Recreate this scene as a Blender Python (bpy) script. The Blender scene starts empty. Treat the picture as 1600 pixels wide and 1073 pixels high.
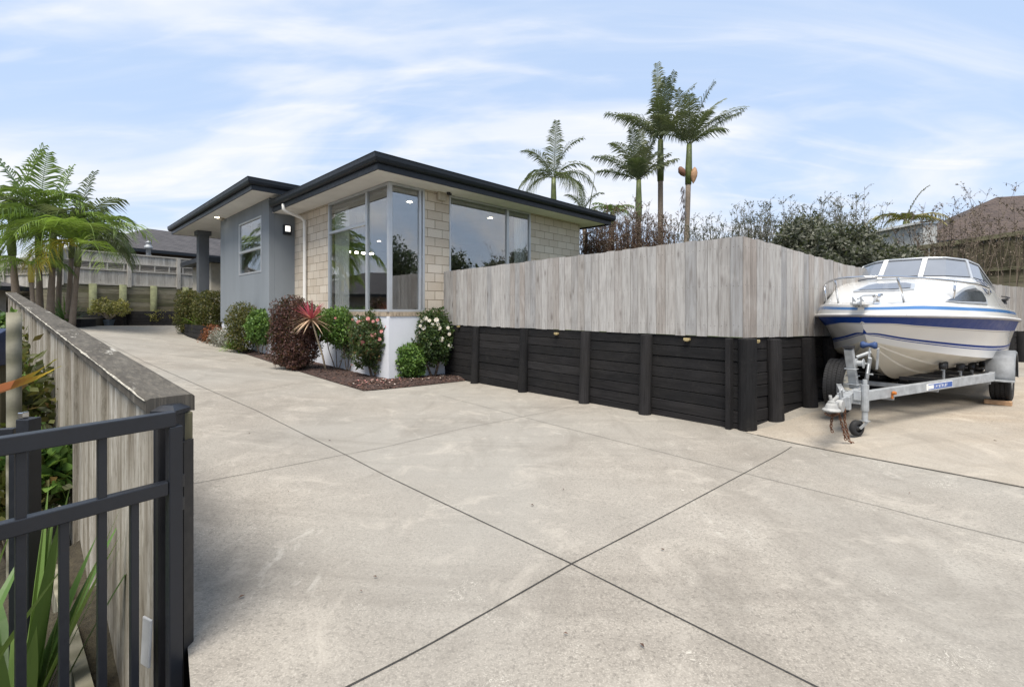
import bpy, math, random
from math import sin, cos, pi, radians, sqrt, atan2, exp
from mathutils import Vector, Matrix, noise as mnoise
random.seed(7)
SC = bpy.context.scene
COL = SC.collection
EYE = 1.4

# ------------------------------------------------------------------ camera, sky, sun, exposure
cam = bpy.data.cameras.new('camera'); camo = bpy.data.objects.new('camera', cam); COL.objects.link(camo)
cam.sensor_width = 36.0; cam.lens = 725/1600*36; cam.shift_y = -51.5/1600
cam.clip_start = 0.05; cam.clip_end = 3000
camo.location = (0, 0, EYE); camo.rotation_euler = (radians(90), 0, 0)
SC.camera = camo
SC.view_settings.view_transform = 'Standard'; SC.view_settings.look = 'None'
SC.view_settings.gamma = 1.0; SC.view_settings.exposure = 1.2
SC.render.resolution_x = 1024; SC.render.resolution_y = 686
SC.cycles.max_bounces = 8; SC.cycles.transparent_max_bounces = 16

SUN_EL, SUN_AZ = 63.0, 190.0           # azimuth clockwise from +Y
w = bpy.data.worlds.new('World'); SC.world = w; w.use_nodes = True
nt = w.node_tree; nt.nodes.clear(); N = nt.nodes.new; L = nt.links.new
out = N('ShaderNodeOutputWorld'); bg = N('ShaderNodeBackground')
sky = N('ShaderNodeTexSky'); sky.sky_type = 'NISHITA'; sky.sun_disc = False
sky.sun_elevation = radians(SUN_EL); sky.sun_rotation = radians(SUN_AZ)
sky.air_density = 1.0; sky.dust_density = 1.6; sky.ozone_density = 1.6
tc = N('ShaderNodeTexCoord'); sep = N('ShaderNodeSeparateXYZ'); L(tc.outputs['Generated'], sep.inputs[0])
def M_(op, a, b=None, clamp=False):
    n = N('ShaderNodeMath'); n.operation = op; n.use_clamp = clamp
    for i, v in enumerate((a, b)):
        if v is None: continue
        if isinstance(v, (int, float)): n.inputs[i].default_value = v
        else: L(v, n.inputs[i])
    return n.outputs[0]
zc = M_('MAXIMUM', sep.outputs[2], 0.0); den = M_('ADD', zc, 0.22)
cx = M_('DIVIDE', sep.outputs[0], den); cy = M_('DIVIDE', sep.outputs[1], den)
cmb = N('ShaderNodeCombineXYZ'); L(cx, cmb.inputs[0]); L(cy, cmb.inputs[1])
def cloud(scale, rot, stretch, lo, hi, detail, dist, off):
    mp = N('ShaderNodeMapping'); L(cmb.outputs[0], mp.inputs[0])
    mp.inputs['Rotation'].default_value = (0, 0, radians(rot)); mp.inputs['Scale'].default_value = (scale*stretch, scale, 1)
    mp.inputs['Location'].default_value = off
    n = N('ShaderNodeTexNoise'); n.inputs['Scale'].default_value = 1.0; n.inputs['Detail'].default_value = detail
    n.inputs['Roughness'].default_value = 0.52; n.inputs['Distortion'].default_value = dist
    L(mp.outputs[0], n.inputs['Vector'])
    r = N('ShaderNodeMapRange'); r.interpolation_type = 'SMOOTHSTEP'
    r.inputs['From Min'].default_value = lo; r.inputs['From Max'].default_value = hi
    L(n.outputs['Fac'], r.inputs['Value']); return r.outputs[0]
c1 = cloud(1.25, 6, 0.42, 0.43, 0.63, 8, 1.1, (0.35, 2.2, 0))
c2 = cloud(4.5, 14, 0.3, 0.44, 0.78, 10, 1.6, (0.6, 4.4, 0))
cs = M_('MULTIPLY', M_('ADD', M_('MULTIPLY', c1, 0.85), M_('MULTIPLY', c2, 0.45), True), 0.9)
hz = M_('SUBTRACT', 1.0, M_('MULTIPLY', zc, 3.0), True)
cs = M_('ADD', cs, M_('MULTIPLY', hz, 0.30), True)
mix = N('ShaderNodeMix'); mix.data_type = 'RGBA'; L(cs, mix.inputs['Factor'])
bs = N('ShaderNodeMix'); bs.data_type = 'RGBA'; bs.inputs['Factor'].default_value = 0.75
L(sky.outputs[0], bs.inputs['A']); bs.inputs['B'].default_value = (4.4, 5.6, 7.6, 1)
L(bs.outputs['Result'], mix.inputs['A']); mix.inputs['B'].default_value = (6.45, 6.6, 7.0, 1)
L(mix.outputs['Result'], bg.inputs['Color']); bg.inputs['Strength'].default_value = 0.0655
L(bg.outputs[0], out.inputs[0])
sl = bpy.data.lights.new('sun', 'SUN'); sl.energy = 2.7; sl.angle = radians(30); sl.color = (1.0, 0.93, 0.83)
so = bpy.data.objects.new('sun', sl); COL.objects.link(so)
sd = Vector((sin(radians(SUN_AZ))*cos(radians(SUN_EL)), cos(radians(SUN_AZ))*cos(radians(SUN_EL)), sin(radians(SUN_EL))))
so.rotation_euler = sd.to_track_quat('Z', 'Y').to_euler(); so.location = sd*60

# ------------------------------------------------------------------ helpers
F = 725.0
def W(u, v, Y): return Vector(((u-800)/F*Y, Y, EYE-(v-485)/F*Y))
def sm(x, a, b):
    t = min(1, max(0, (x-a)/(b-a))); return t*t*(3-2*t)
def lerp(a, b, t): return a+(b-a)*t
def interp(x, tab):
    if x <= tab[0][0]: return tab[0][1]
    for (a, fa), (b, fb) in zip(tab, tab[1:]):
        if x <= b: return lerp(fa, fb, (x-a)/(b-a))
    return tab[-1][1]
def gr(x, y):
    """driveway surface height (world)"""
    plane = -1.155-.105*(x+7.9)-.055*(y-13.3)
    q = max(0, x-2.4)
    flat = -1.385-.02*(max(y, 0)-5.4)+.13*sm(x, 2.5, 4.1)+.03*min(max(0, x-3), 5)
    flat = min(flat, -1.1)
    k = .05
    h = max(plane, flat); d = abs(plane-flat)
    if d < .2: h += (.2-d)**2/.2*.25*.6
    h = lerp(h, -.625, sm(y, 16.6, 19.2))
    h = min(h, -.60) if y > 10 else h
    return h+EYE
def G(u, v, fn=gr, dz=0):
    y0, y1 = .5, 60
    y = y0; prev = None
    while y < y1:
        p = W(u, v, y)
        d = p.z-fn(p.x, p.y)-dz
        if d <= 0:
            a, b = y-.1, y
            for _ in range(20):
                m = (a+b)/2; p = W(u, v, m)
                if p.z-fn(p.x, p.y)-dz > 0: a = m
                else: b = m
            return W(u, v, b)
        y += .1
    return W(u, v, y1)

class MB:
    def __init__(s): s.v = []; s.f = []; s.m = []; s.uv = []; s.t = []; s.M = None; s.tone = 0.5; s.mi = 0
    def add(s, vs, fs, uvs=None):
        n = len(s.v)
        for p in vs: s.v.append(tuple(p))
        for i, f in enumerate(fs):
            s.f.append(tuple(n+j for j in f)); s.m.append(s.mi); s.t.append(s.tone)
            if uvs: s.uv.append(uvs[i])
            else:
                P = [Vector(vs[j]) for j in f]
                nn = (P[1]-P[0]).cross(P[2]-P[0])
                a = max(range(3), key=lambda q: abs(nn[q]))
                s.uv.append([(p.y, p.z) if a == 0 else (p.x, p.z) if a == 1 else (p.x, p.y) for p in P])
    def box(s, x0, x1, y0, y1, z0, z1):
        if x0 > x1: x0, x1 = x1, x0
        if y0 > y1: y0, y1 = y1, y0
        if z0 > z1: z0, z1 = z1, z0
        vs = [(x, y, z) for z in (z0, z1) for y in (y0, y1) for x in (x0, x1)]
        s.add(vs, [(0, 2, 3, 1), (4, 5, 7, 6), (0, 1, 5, 4), (2, 6, 7, 3), (0, 4, 6, 2), (1, 3, 7, 5)])
        return s
    def ob(s, c, ax, ay, az, hx, hy, hz):
        c = Vector(c); ax = Vector(ax).normalized()*hx; ay = Vector(ay).normalized()*hy; az = Vector(az).normalized()*hz
        vs = [c+ax*i+ay*j+az*k for k in (-1, 1) for j in (-1, 1) for i in (-1, 1)]
        uv = []
        loc = [(i*hx, j*hy, k*hz) for k in (-1, 1) for j in (-1, 1) for i in (-1, 1)]
        fs = [(0, 2, 3, 1), (4, 5, 7, 6), (0, 1, 5, 4), (2, 6, 7, 3), (0, 4, 6, 2), (1, 3, 7, 5)]
        for f, (a, b) in zip(fs, [(1, 0), (1, 0), (2, 0), (2, 0), (1, 2), (1, 2)]):
            uv.append([(loc[j][a], loc[j][b]) for j in f])
        s.add(vs, fs, uv); return s
    def bar(s, p, q, wd, hg, up=(0, 0, 1)):
        """box beam from p to q, wd sideways, hg along up"""
        p = Vector(p); q = Vector(q); d = q-p; up = Vector(up)
        sd = d.cross(up).normalized(); u2 = sd.cross(d).normalized()
        return s.ob((p+q)/2, d, sd, u2, d.length/2, wd/2, hg/2)
    def tube(s, pts, rad, n=8, cap=True, ring=None):
        pts = [Vector(p) for p in pts]
        if not isinstance(rad, (list, tuple)): rad = [rad]*len(pts)
        rings = []; ref = None; L_ = 0; Ls = []
        for i, p in enumerate(pts):
            d = (pts[min(i+1, len(pts)-1)]-pts[max(i-1, 0)]).normalized()
            if ref is None: ref = Vector((1, 0, 0)) if abs(d.x) < .8 else Vector((0, 1, 0))
            a = (ref-d*ref.dot(d)).normalized(); b = d.cross(a); ref = a
            if i: L_ += (p-pts[i-1]).length
            Ls.append(L_)
            rings.append([p+(a*cos(2*pi*k/n)+b*sin(2*pi*k/n))*rad[i] for k in range(n)])
        vs = [q for r in rings for q in r]; fs = []; uv = []
        for i in range(len(pts)-1):
            for k in range(n):
                k2 = (k+1) % n
                fs.append((i*n+k, i*n+k2, (i+1)*n+k2, (i+1)*n+k))
                uv.append([(k/n, Ls[i]), ((k+1)/n, Ls[i]), ((k+1)/n, Ls[i+1]), (k/n, Ls[i+1])])
        if cap:
            fs.append(tuple(range(n))[::-1]); uv.append([(0, 0)]*n)
            fs.append(tuple(range((len(pts)-1)*n, len(pts)*n))); uv.append([(0, 0)]*n)
        s.add(vs, fs, uv); return s
    def grid(s, rows, closed=False, uvs=None):
        """rows: list of equally long lists of points"""
        n = len(rows[0]); vs = [p for r in rows for p in r]; fs = []; uv = []
        for i in range(len(rows)-1):
            for k in range(n if closed else n-1):
                k2 = (k+1) % n
                fs.append((i*n+k, i*n+k2, (i+1)*n+k2, (i+1)*n+k))
        s.add(vs, fs, None); return s
    def lathe(s, c, prof, n=16, ax=(0, 0, 1)):
        """prof: list of (r, h) along axis ax from c"""
        c = Vector(c); ax = Vector(ax).normalized()
        a = ax.orthogonal().normalized(); b = ax.cross(a)
        rows = [[c+ax*h+(a*cos(2*pi*k/n)+b*sin(2*pi*k/n))*max(r, 1e-4) for k in range(n)] for r, h in prof]
        return s.grid(rows, True)
    def prism(s, poly, z0, z1):
        n = len(poly)
        vs = [(x, y, z0) for x, y in poly]+[(x, y, z1) for x, y in poly]
        fs = [tuple(range(n))[::-1], tuple(range(n, 2*n))]+[(i, (i+1) % n, n+(i+1) % n, n+i) for i in range(n)]
        s.add(vs, fs); return s
    def build(s, name, mats, parent=None, smooth=False, bevel=0, loc=None, tag=None):
        me = bpy.data.meshes.new(name); me.from_pydata(s.v, [], s.f)
        if not isinstance(mats, (list, tuple)): mats = [mats]
        for m in mats: me.materials.append(m)
        me.polygons.foreach_set('material_index', s.m)
        uvl = me.uv_layers.new(name='UVMap'); flat = [c for f in s.uv for p in f for c in p]
        uvl.data.foreach_set('uv', flat)
        at = me.attributes.new('tone', 'FLOAT', 'FACE'); at.data.foreach_set('value', s.t)
        if smooth: me.polygons.foreach_set('use_smooth', [True]*len(s.f))
        me.update()
        o = bpy.data.objects.new(name, me); COL.objects.link(o)
        if parent: o.parent = parent
        if loc is not None: o.location = loc
        if bevel:
            b = o.modifiers.new('bevel', 'BEVEL'); b.width = bevel; b.segments = 2; b.limit_method = 'ANGLE'; b.angle_limit = radians(35)
        return o
def tagit(o, label=None, cat=None, group=None, kind=None):
    if label: o['label'] = label
    if cat: o['category'] = cat
    if group: o['group'] = group
    if kind: o['kind'] = kind
    return o
def empty(name, loc=(0, 0, 0), rz=0, label=None, cat=None, group=None):
    o = bpy.data.objects.new(name, None); COL.objects.link(o); o.location = loc; o.rotation_euler = (0, 0, rz)
    o.empty_display_size = .1
    return tagit(o, label, cat, group)
def struct(o): o['kind'] = 'structure'; return o

# ------------------------------------------------------------------ materials
def newmat(name):
    m = bpy.data.materials.new(name); m.use_nodes = True; nt = m.node_tree
    b = nt.nodes['Principled BSDF']; return m, nt, b
def nnode(nt, t, **kw):
    n = nt.nodes.new(t)
    for k, v in kw.items(): setattr(n, k, v)
    return n
def setv(n, **kw):
    for k, v in kw.items(): n.inputs[k.replace('_', ' ')].default_value = v
    return n
def ramp(nt, fac, stops):
    r = nt.nodes.new('ShaderNodeValToRGB'); e = r.color_ramp.elements
    while len(e) > 1: e.remove(e[-1])
    e[0].position = stops[0][0]; e[0].color = tuple(stops[0][1])+((1,) if len(stops[0][1]) == 3 else ())
    for p, c in stops[1:]:
        x = e.new(p); x.color = tuple(c)+((1,) if len(c) == 3 else ())
    nt.links.new(fac, r.inputs[0]); return r.outputs[0]
def noise(nt, vec, scale, detail=4, rough=.55, stretch=None, dist=0, rot=None):
    if stretch or rot:
        mp = nt.nodes.new('ShaderNodeMapping'); nt.links.new(vec, mp.inputs[0]); vec = mp.outputs[0]
        if stretch: mp.inputs['Scale'].default_value = stretch
        if rot: mp.inputs['Rotation'].default_value = rot
    n = nt.nodes.new('ShaderNodeTexNoise'); n.inputs['Scale'].default_value = scale
    n.inputs['Detail'].default_value = detail; n.inputs['Roughness'].default_value = rough; n.inputs['Distortion'].default_value = dist
    nt.links.new(vec, n.inputs['Vector']); return n.outputs['Fac']
def mixc(nt, fac, a, b, mode='MIX'):
    m = nt.nodes.new('ShaderNodeMix'); m.data_type = 'RGBA'; m.blend_type = mode
    for sck, v in (('Factor', fac), ('A', a), ('B', b)):
        if isinstance(v, (int, float)): m.inputs[sck].default_value = v
        elif isinstance(v, (tuple, list)): m.inputs[sck].default_value = tuple(v)+((1,) if len(v) == 3 else ())
        else: nt.links.new(v, m.inputs[sck])
    return m.outputs['Result']
def math(nt, op, a, b=None, clamp=False):
    n = nt.nodes.new('ShaderNodeMath'); n.operation = op; n.use_clamp = clamp
    for i, v in enumerate((a, b)):
        if v is None: continue
        if isinstance(v, (int, float)): n.inputs[i].default_value = v
        else: nt.links.new(v, n.inputs[i])
    return n.outputs[0]
def bump(nt, b, h, strength=.3, dist=.01):
    n = nt.nodes.new('ShaderNodeBump'); n.inputs['Strength'].default_value = strength; n.inputs['Distance'].default_value = dist
    nt.links.new(h, n.inputs['Height']); nt.links.new(n.outputs[0], b.inputs['Normal'])
def objc(nt): return nt.nodes.new('ShaderNodeTexCoord').outputs['Object']
def uvc(nt): return nt.nodes.new('ShaderNodeTexCoord').outputs['UV']
def attr(nt, n='tone'):
    a = nt.nodes.new('ShaderNodeAttribute'); a.attribute_name = n; return a.outputs['Fac']

def simple(name, col, rough=.6, metal=0, var=.12, scale=6, bmp=.1, spec=.5, coat=0):
    m, nt, b = newmat(name); o = objc(nt)
    f = noise(nt, o, scale, 5)
    d = tuple(c*(1-var) for c in col); l = tuple(min(1, c*(1+var)) for c in col)
    nt.links.new(ramp(nt, f, [(.3, d), (.7, l)]), b.inputs['Base Color'])
    b.inputs['Metallic'].default_value = metal; b.inputs['Specular IOR Level'].default_value = spec
    f2 = noise(nt, o, scale*5, 3)
    nt.links.new(ramp(nt, f2, [(.3, (max(0, rough-.07),)*3), (.7, (min(1, rough+.07),)*3)]), b.inputs['Roughness'])
    if bmp: bump(nt, b, f2, bmp, .004)
    b.inputs['Coat Weight'].default_value = coat
    return m

def concrete(name, c0, c1, warm=None, scr=1.0):
    m, nt, b = newmat(name); o = objc(nt)
    big = noise(nt, o, .55, 6, .6, dist=.4); mid = noise(nt, o, 2.6, 8, .68, dist=.6); fine = noise(nt, o, 55, 4, .75); grain = noise(nt, o, 130, 2, .6)
    c = ramp(nt, mid, [(.28, c0), (.72, c1)])
    c = mixc(nt, ramp(nt, big, [(.36, (0, 0, 0)), (.66, (.75,)*3)]), c, tuple(x*.84 for x in c0))
    if warm: c = mixc(nt, ramp(nt, noise(nt, o, .8, 5, .6, rot=(0, 0, .6), stretch=(1, 2.2, 1)), [(.42, (0, 0, 0)), (.7, (.8,)*3)]), c, warm)
    c = mixc(nt, ramp(nt, fine, [(.38, (.62,)*3), (.5, (0, 0, 0))]), c, tuple(x*.52 for x in c0))
    c = mixc(nt, ramp(nt, grain, [(.5, (0,)*3), (.72, (.5,)*3)]), c, tuple(min(1, x*1.45) for x in c1))
    hue = noise(nt, o, .33, 3, .5, rot=(0, 0, .9), stretch=(1, .6, 1))
    c = mixc(nt, ramp(nt, hue, [(.42, (0,)*3), (.6, (.55,)*3)]), c, tuple(x*y for x, y in zip(c1, (.80, .84, .88))))
    damp = noise(nt, o, 1.3, 7, .7, dist=1.0, rot=(0, 0, -.75), stretch=(1, .45, 1))
    c = mixc(nt, ramp(nt, damp, [(.5, (0,)*3), (.68, (.5,)*3)]), c, tuple(x*.66 for x in c0))
    tyre = noise(nt, o, 1.0, 5, .65, rot=(0, 0, .86), stretch=(.12, 2.6, 1))
    c = mixc(nt, ramp(nt, tyre, [(.52, (0,)*3), (.68, (.34,)*3)]), c, tuple(x*.6 for x in c0))
    pale = noise(nt, o, 2.1, 8, .7, dist=.8)
    c = mixc(nt, ramp(nt, pale, [(.54, (0,)*3), (.7, (.5,)*3)]), c, tuple(min(1, x*1.25) for x in c1))
    # pale scuffs
    s1 = noise(nt, o, 9, 6, .62, stretch=(1, .35, 1), rot=(0, 0, .8), dist=1.6)
    s2 = noise(nt, o, 1.1, 3)
    sm_ = math(nt, 'MULTIPLY', ramp(nt, s1, [(.57, (0,)*3), (.66, (1,)*3)]), ramp(nt, s2, [(.55, (0,)*3), (.7, (.28*scr,)*3)]))
    c = mixc(nt, sm_, c, (.62, .60, .54))
    s3 = noise(nt, o, 16, 2, .5, dist=3.0)
    ridge = math(nt, 'ABSOLUTE', math(nt, 'SUBTRACT', s3, .5))
    msk = math(nt, 'MULTIPLY', ramp(nt, ridge, [(.0, (1,)*3), (.014, (0,)*3)]), ramp(nt, noise(nt, o, 3.1, 3, .6), [(.6, (0,)*3), (.68, (.75*scr,)*3)]))
    c = mixc(nt, msk, c, (.66, .63, .55))
    # dark drips / spots
    v = nt.nodes.new('ShaderNodeTexVoronoi'); v.inputs['Scale'].default_value = 2.7; nt.links.new(o, v.inputs['Vector'])
    c = mixc(nt, ramp(nt, v.outputs['Distance'], [(.006, (.6,)*3), (.010, (0,)*3)]), c, (.06, .05, .045))
    nt.links.new(c, b.inputs['Base Color']); b.inputs['Roughness'].default_value = .86; b.inputs['Specular IOR Level'].default_value = .25
    h = math(nt, 'ADD', math(nt, 'MULTIPLY', fine, .8), math(nt, 'MULTIPLY', mid, .5))
    bump(nt, b, h, .55, .006)
    return m
m_conc = concrete('driveway_concrete', (.248, .225, .192), (.352, .324, .28))
m_pad = concrete('pad_concrete', (.30, .262, .213), (.41, .363, .30), warm=(.33, .27, .20), scr=.4)
m_nail = simple('rusty_nail', (.06, .045, .04), .8)
m_joint = simple('joint_dark', (.035, .032, .028), .95)

def paling(name, cols, grain_dark=.55, knots=True, scuff=0):
    m, nt, b = newmat(name); u = uvc(nt); t = attr(nt)
    st = [(i/(len(cols)-1), c) for i, c in enumerate(cols)]
    base = ramp(nt, t, st)
    # shift grain per board
    cb = nt.nodes.new('ShaderNodeCombineXYZ'); nt.links.new(math(nt, 'MULTIPLY', t, 37), cb.inputs[2])
    ad = nt.nodes.new('ShaderNodeVectorMath'); ad.operation = 'ADD'; nt.links.new(u, ad.inputs[0]); nt.links.new(cb.outputs[0], ad.inputs[1])
    g = noise(nt, ad.outputs[0], 3.0, 6, .65, stretch=(10, .75, 1), dist=.5)
    g2 = noise(nt, ad.outputs[0], 2.0, 5, .6, stretch=(2.5, 1, 1), dist=.5)
    c = mixc(nt, ramp(nt, g, [(.32, (grain_dark,)*3), (.58, (0,)*3)]), base, tuple(x*.5 for x in cols[0]))
    c = mixc(nt, ramp(nt, g2, [(.5, (0,)*3), (.75, (.45,)*3)]), c, tuple(min(1, x*1.22) for x in cols[-1]))
    if knots:
        mp = nt.nodes.new('ShaderNodeMapping'); mp.inputs['Scale'].default_value = (7.2, 2.6, 1); nt.links.new(ad.outputs[0], mp.inputs[0])
        v = nt.nodes.new('ShaderNodeTexVoronoi'); v.inputs['Scale'].default_value = 1; nt.links.new(mp.outputs[0], v.inputs['Vector'])
        w2 = nt.nodes.new('ShaderNodeTexWhiteNoise'); nt.links.new(v.outputs['Color'], w2.inputs['Vector'])
        keep = ramp(nt, w2.outputs['Value'], [(.45, (0,)*3), (.5, (1,)*3)])
        kn = ramp(nt, v.outputs['Distance'], [(.08, (1,)*3), (.13, (.5,)*3), (.24, (0,)*3)])
        c = mixc(nt, math(nt, 'MULTIPLY', math(nt, 'MULTIPLY', keep, kn), .55), c, (.09, .07, .06))
    if scuff:
        o = objc(nt); q = noise(nt, o, 3.0, 8, .75); q2 = noise(nt, o, 22, 5, .7)
        c = mixc(nt, math(nt, 'MULTIPLY', ramp(nt, q, [(.5, (0,)*3), (.7, (1,)*3)]), ramp(nt, q2, [(.5, (0,)*3), (.62, (.8,)*3)])), c, (scuff, scuff*.95, scuff*.88))
        c = mixc(nt, ramp(nt, noise(nt, o, 1.6, 4, .6), [(.45, (0,)*3), (.7, (.5,)*3)]), c, (scuff*.6, scuff*.55, scuff*.5))
    nt.links.new(c, b.inputs['Base Color']); b.inputs['Roughness'].default_value = .85; b.inputs['Specular IOR Level'].default_value = .2
    bump(nt, b, g, .5, .003)
    return m
m_pal = paling('weathered_paling', [(.30, .268, .243), (.345, .33, .312), (.295, .295, .295), (.39, .38, .365), (.33, .304, .28), (.34, .335, .328), (.41, .40, .385)], .62)
m_black = paling('black_stained_timber', [(.009, .009, .010), (.013, .013, .014), (.018, .017, .018), (.026, .025, .026)], .7, False, .035)
m_moss = paling('mossy_timber', [(.10, .10, .06), (.19, .17, .12), (.27, .25, .19), (.13, .13, .07)], .75)
m_grayfence = paling('old_grey_fence', [(.30, .28, .25), (.40, .38, .34), (.46, .44, .40)], .5)
m_mossf = paling('dark_mossy_fence', [(.07, .065, .04), (.12, .11, .07), (.18, .165, .11)], .6)

def streaks(name):
    m, nt, b = newmat(name); u = uvc(nt)
    g = noise(nt, u, 2.2, 7, .7, stretch=(6, .28, 1), dist=.3); g2 = noise(nt, u, 1.6, 5, .6, stretch=(3.5, .5, 1)); g3 = noise(nt, u, 14, 6, .7, stretch=(3, .6, 1))
    c = ramp(nt, g, [(.3, (.12, .10, .075)), (.43, (.27, .245, .20)), (.55, (.40, .375, .325)), (.68, (.58, .565, .52))])
    c = mixc(nt, ramp(nt, g2, [(.46, (0,)*3), (.66, (.85,)*3)]), c, (.16, .135, .10))
    c = mixc(nt, ramp(nt, g3, [(.36, (.55,)*3), (.5, (0,)*3)]), c, (.10, .085, .06))
    nt.links.new(c, b.inputs['Base Color']); b.inputs['Roughness'].default_value = .9; b.inputs['Specular IOR Level'].default_value = .2
    bump(nt, b, g3, .35, .004); return m
m_streak = streaks('stained_board')
def cap_mat():
    m, nt, b = newmat('lichen_cap'); o0 = objc(nt)
    cb = nt.nodes.new('ShaderNodeCombineXYZ')
    for i, (vx, vy, k) in enumerate(((-.757, .654, .22), (.654, .757, 1.0))):
        dp = nt.nodes.new('ShaderNodeVectorMath'); dp.operation = 'DOT_PRODUCT'; nt.links.new(o0, dp.inputs[0]); dp.inputs[1].default_value = (vx*k, vy*k, 0); nt.links.new(dp.outputs['Value'], cb.inputs[i])
    o = cb.outputs[0]
    a = noise(nt, o, 7, 8, .7); s = noise(nt, o, 5, 7, .72, dist=.8); f = noise(nt, o, 38, 5, .75)
    c = ramp(nt, a, [(.3, (.045, .041, .035)), (.6, (.09, .083, .072)), (.75, (.145, .135, .115))])
    c = mixc(nt, ramp(nt, f, [(.48, (0,)*3), (.64, (.6,)*3)]), c, (.16, .145, .12))
    c = mixc(nt, ramp(nt, s, [(.62, (0,)*3), (.69, (.75,)*3)]), c, (.44, .425, .38))
    nt.links.new(c, b.inputs['Base Color']); b.inputs['Roughness'].default_value = .95; b.inputs['Specular IOR Level'].default_value = .15
    bump(nt, b, math(nt, 'ADD', a, f), .8, .01); return m
m_cap = cap_mat()
m_capedge = simple('pale_lichen_edge', (.34, .32, .27), .9, var=.7, scale=25, bmp=.5)

def brick():
    m, nt, b = newmat('cream_block'); u = uvc(nt)
    mp = nt.nodes.new('ShaderNodeMapping'); nt.links.new(u, mp.inputs[0]); mp.inputs['Location'].default_value = (.04, .115, 0)
    br = nt.nodes.new('ShaderNodeTexBrick'); nt.links.new(mp.outputs[0], br.inputs['Vector'])
    br.offset = .5; br.inputs['Scale'].default_value = 1; br.inputs['Brick Width'].default_value = .39; br.inputs['Row Height'].default_value = .194
    br.inputs['Mortar Size'].default_value = .0065; br.inputs['Mortar Smooth'].default_value = .3; br.inputs['Bias'].default_value = 0
    br.inputs['Color1'].default_value = (.50, .43, .345, 1); br.inputs['Color2'].default_value = (.63, .565, .475, 1); br.inputs['Mortar'].default_value = (.17, .14, .095, 1)
    o = objc(nt); n1 = noise(nt, o, 45, 5, .7); n2 = noise(nt, o, 3, 4)
    c = mixc(nt, ramp(nt, n1, [(.35, (.3,)*3), (.6, (0,)*3)]), br.outputs['Color'], (.34, .28, .2))
    c = mixc(nt, ramp(nt, n2, [(.45, (0,)*3), (.75, (.35,)*3)]), c, (.60, .56, .48))
    nt.links.new(c, b.inputs['Base Color']); b.inputs['Roughness'].default_value = .9; b.inputs['Specular IOR Level'].default_value = .2
    h = math(nt, 'SUBTRACT', math(nt, 'MULTIPLY', n1, .25), br.outputs['Fac']); bump(nt, b, h, .8, .006)
    return m
m_brick = brick()
def plaster(name, col, sc=30, st=.25):
    m, nt, b = newmat(name); o = objc(nt); f = noise(nt, o, sc, 5, .6); g = noise(nt, o, 1.3, 5, .6, stretch=(1, 1, .35))
    c = ramp(nt, g, [(.3, tuple(x*.9 for x in col)), (.7, tuple(x*1.06 for x in col))])
    nt.links.new(c, b.inputs['Base Color']); b.inputs['Roughness'].default_value = .85; b.inputs['Specular IOR Level'].default_value = .25
    bump(nt, b, f, st, .004); return m
m_grey = plaster('grey_plaster', (.215, .238, .258)); m_plinth = plaster('white_plaster', (.62, .64, .68))
m_soffit = plaster('soffit_cream', (.74, .73, .70), 8, .05); m_room = plaster('room_wall', (.30, .29, .275), 10, .05); m_ceil = plaster('room_ceiling', (.35, .35, .35), 10, .05)
m_gutter = simple('charcoal_steel', (.011, .015, .021), .45, 0, .08, 3, .03, .35)
m_alu = simple('silver_aluminium', (.50, .52, .54), .42, .55, .05, 5, .03)
m_white = simple('white_paint', (.74, .73, .69), .45, 0, .05, 4, .03)
m_offw = simple('cream_plastic', (.42, .38, .31), .5, 0, .1, 20, .05)
m_blackm = simple('black_powdercoat', (.013, .015, .020), .4, 0, .12, 8, .12)
m_rubber = simple('tyre_rubber', (.012, .012, .013), .8, 0, .2, 20, .2)
m_galv = simple('galvanised_steel', (.33, .345, .355), .58, .25, .22, 14, .1)
m_rust = simple('rusty_chain', (.14, .065, .035), .85, .2, .5, 40, .4)
m_chrome = simple('stainless_tube', (.62, .63, .65), .16, 1.0, .03, 4, 0)
m_blackp = simple('black_plastic', (.012, .012, .014), .5)
m_brass = simple('brass_lamp', (.52, .42, .22), .4, .5, .15, 30, .1)
m_orange = simple('amber_lamp', (.42, .13, .02), .4)
m_blue = simple('blue_plastic', (.012, .022, .055), .5, 0, .2, 14, .1)
m_bluepot = simple('blue_grey_pot', (.13, .17, .22), .55, 0, .15, 10, .1)
m_wood = simple('timber_block', (.36, .22, .12), .8, 0, .3, 18, .3)
m_plate = simple('pale_grey_plate', (.50, .50, .49), .5, 0, .12, 18, .1)
m_wall_dark = plaster('brown_wall', (.11, .09, .075))
m_curtain = plaster('curtain_cloth', (.75, .74, .72), 60, .2)
def roofm(name, c0, c1, sc=1.0):
    m, nt, b = newmat(name); u = uvc(nt)
    br = nt.nodes.new('ShaderNodeTexBrick'); nt.links.new(u, br.inputs['Vector']); br.inputs['Scale'].default_value = sc
    br.inputs['Brick Width'].default_value = .34; br.inputs['Row Height'].default_value = .2; br.inputs['Mortar Size'].default_value = .016; br.inputs['Mortar Smooth'].default_value = .4
    br.inputs['Color1'].default_value = tuple(c0)+(1,); br.inputs['Color2'].default_value = tuple(c1)+(1,); br.inputs['Mortar'].default_value = tuple(x*.35 for x in c0)+(1,)
    n = noise(nt, u, 1.7, 5)
    nt.links.new(mixc(nt, ramp(nt, n, [(.4, (0,)*3), (.7, (.4,)*3)]), br.outputs['Color'], tuple(x*1.3 for x in c1)), b.inputs['Base Color'])
    b.inputs['Roughness'].default_value = .8; bump(nt, b, math(nt, 'SUBTRACT', 1, br.outputs['Fac']), .7, .02); return m
m_roof = roofm('dark_shingle', (.035, .033, .036), (.06, .056, .058)); m_roofb = roofm('brown_tile', (.046, .031, .025), (.075, .053, .042))
m_roofd = roofm('charcoal_roof', (.03, .034, .04), (.045, .05, .056))
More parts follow.
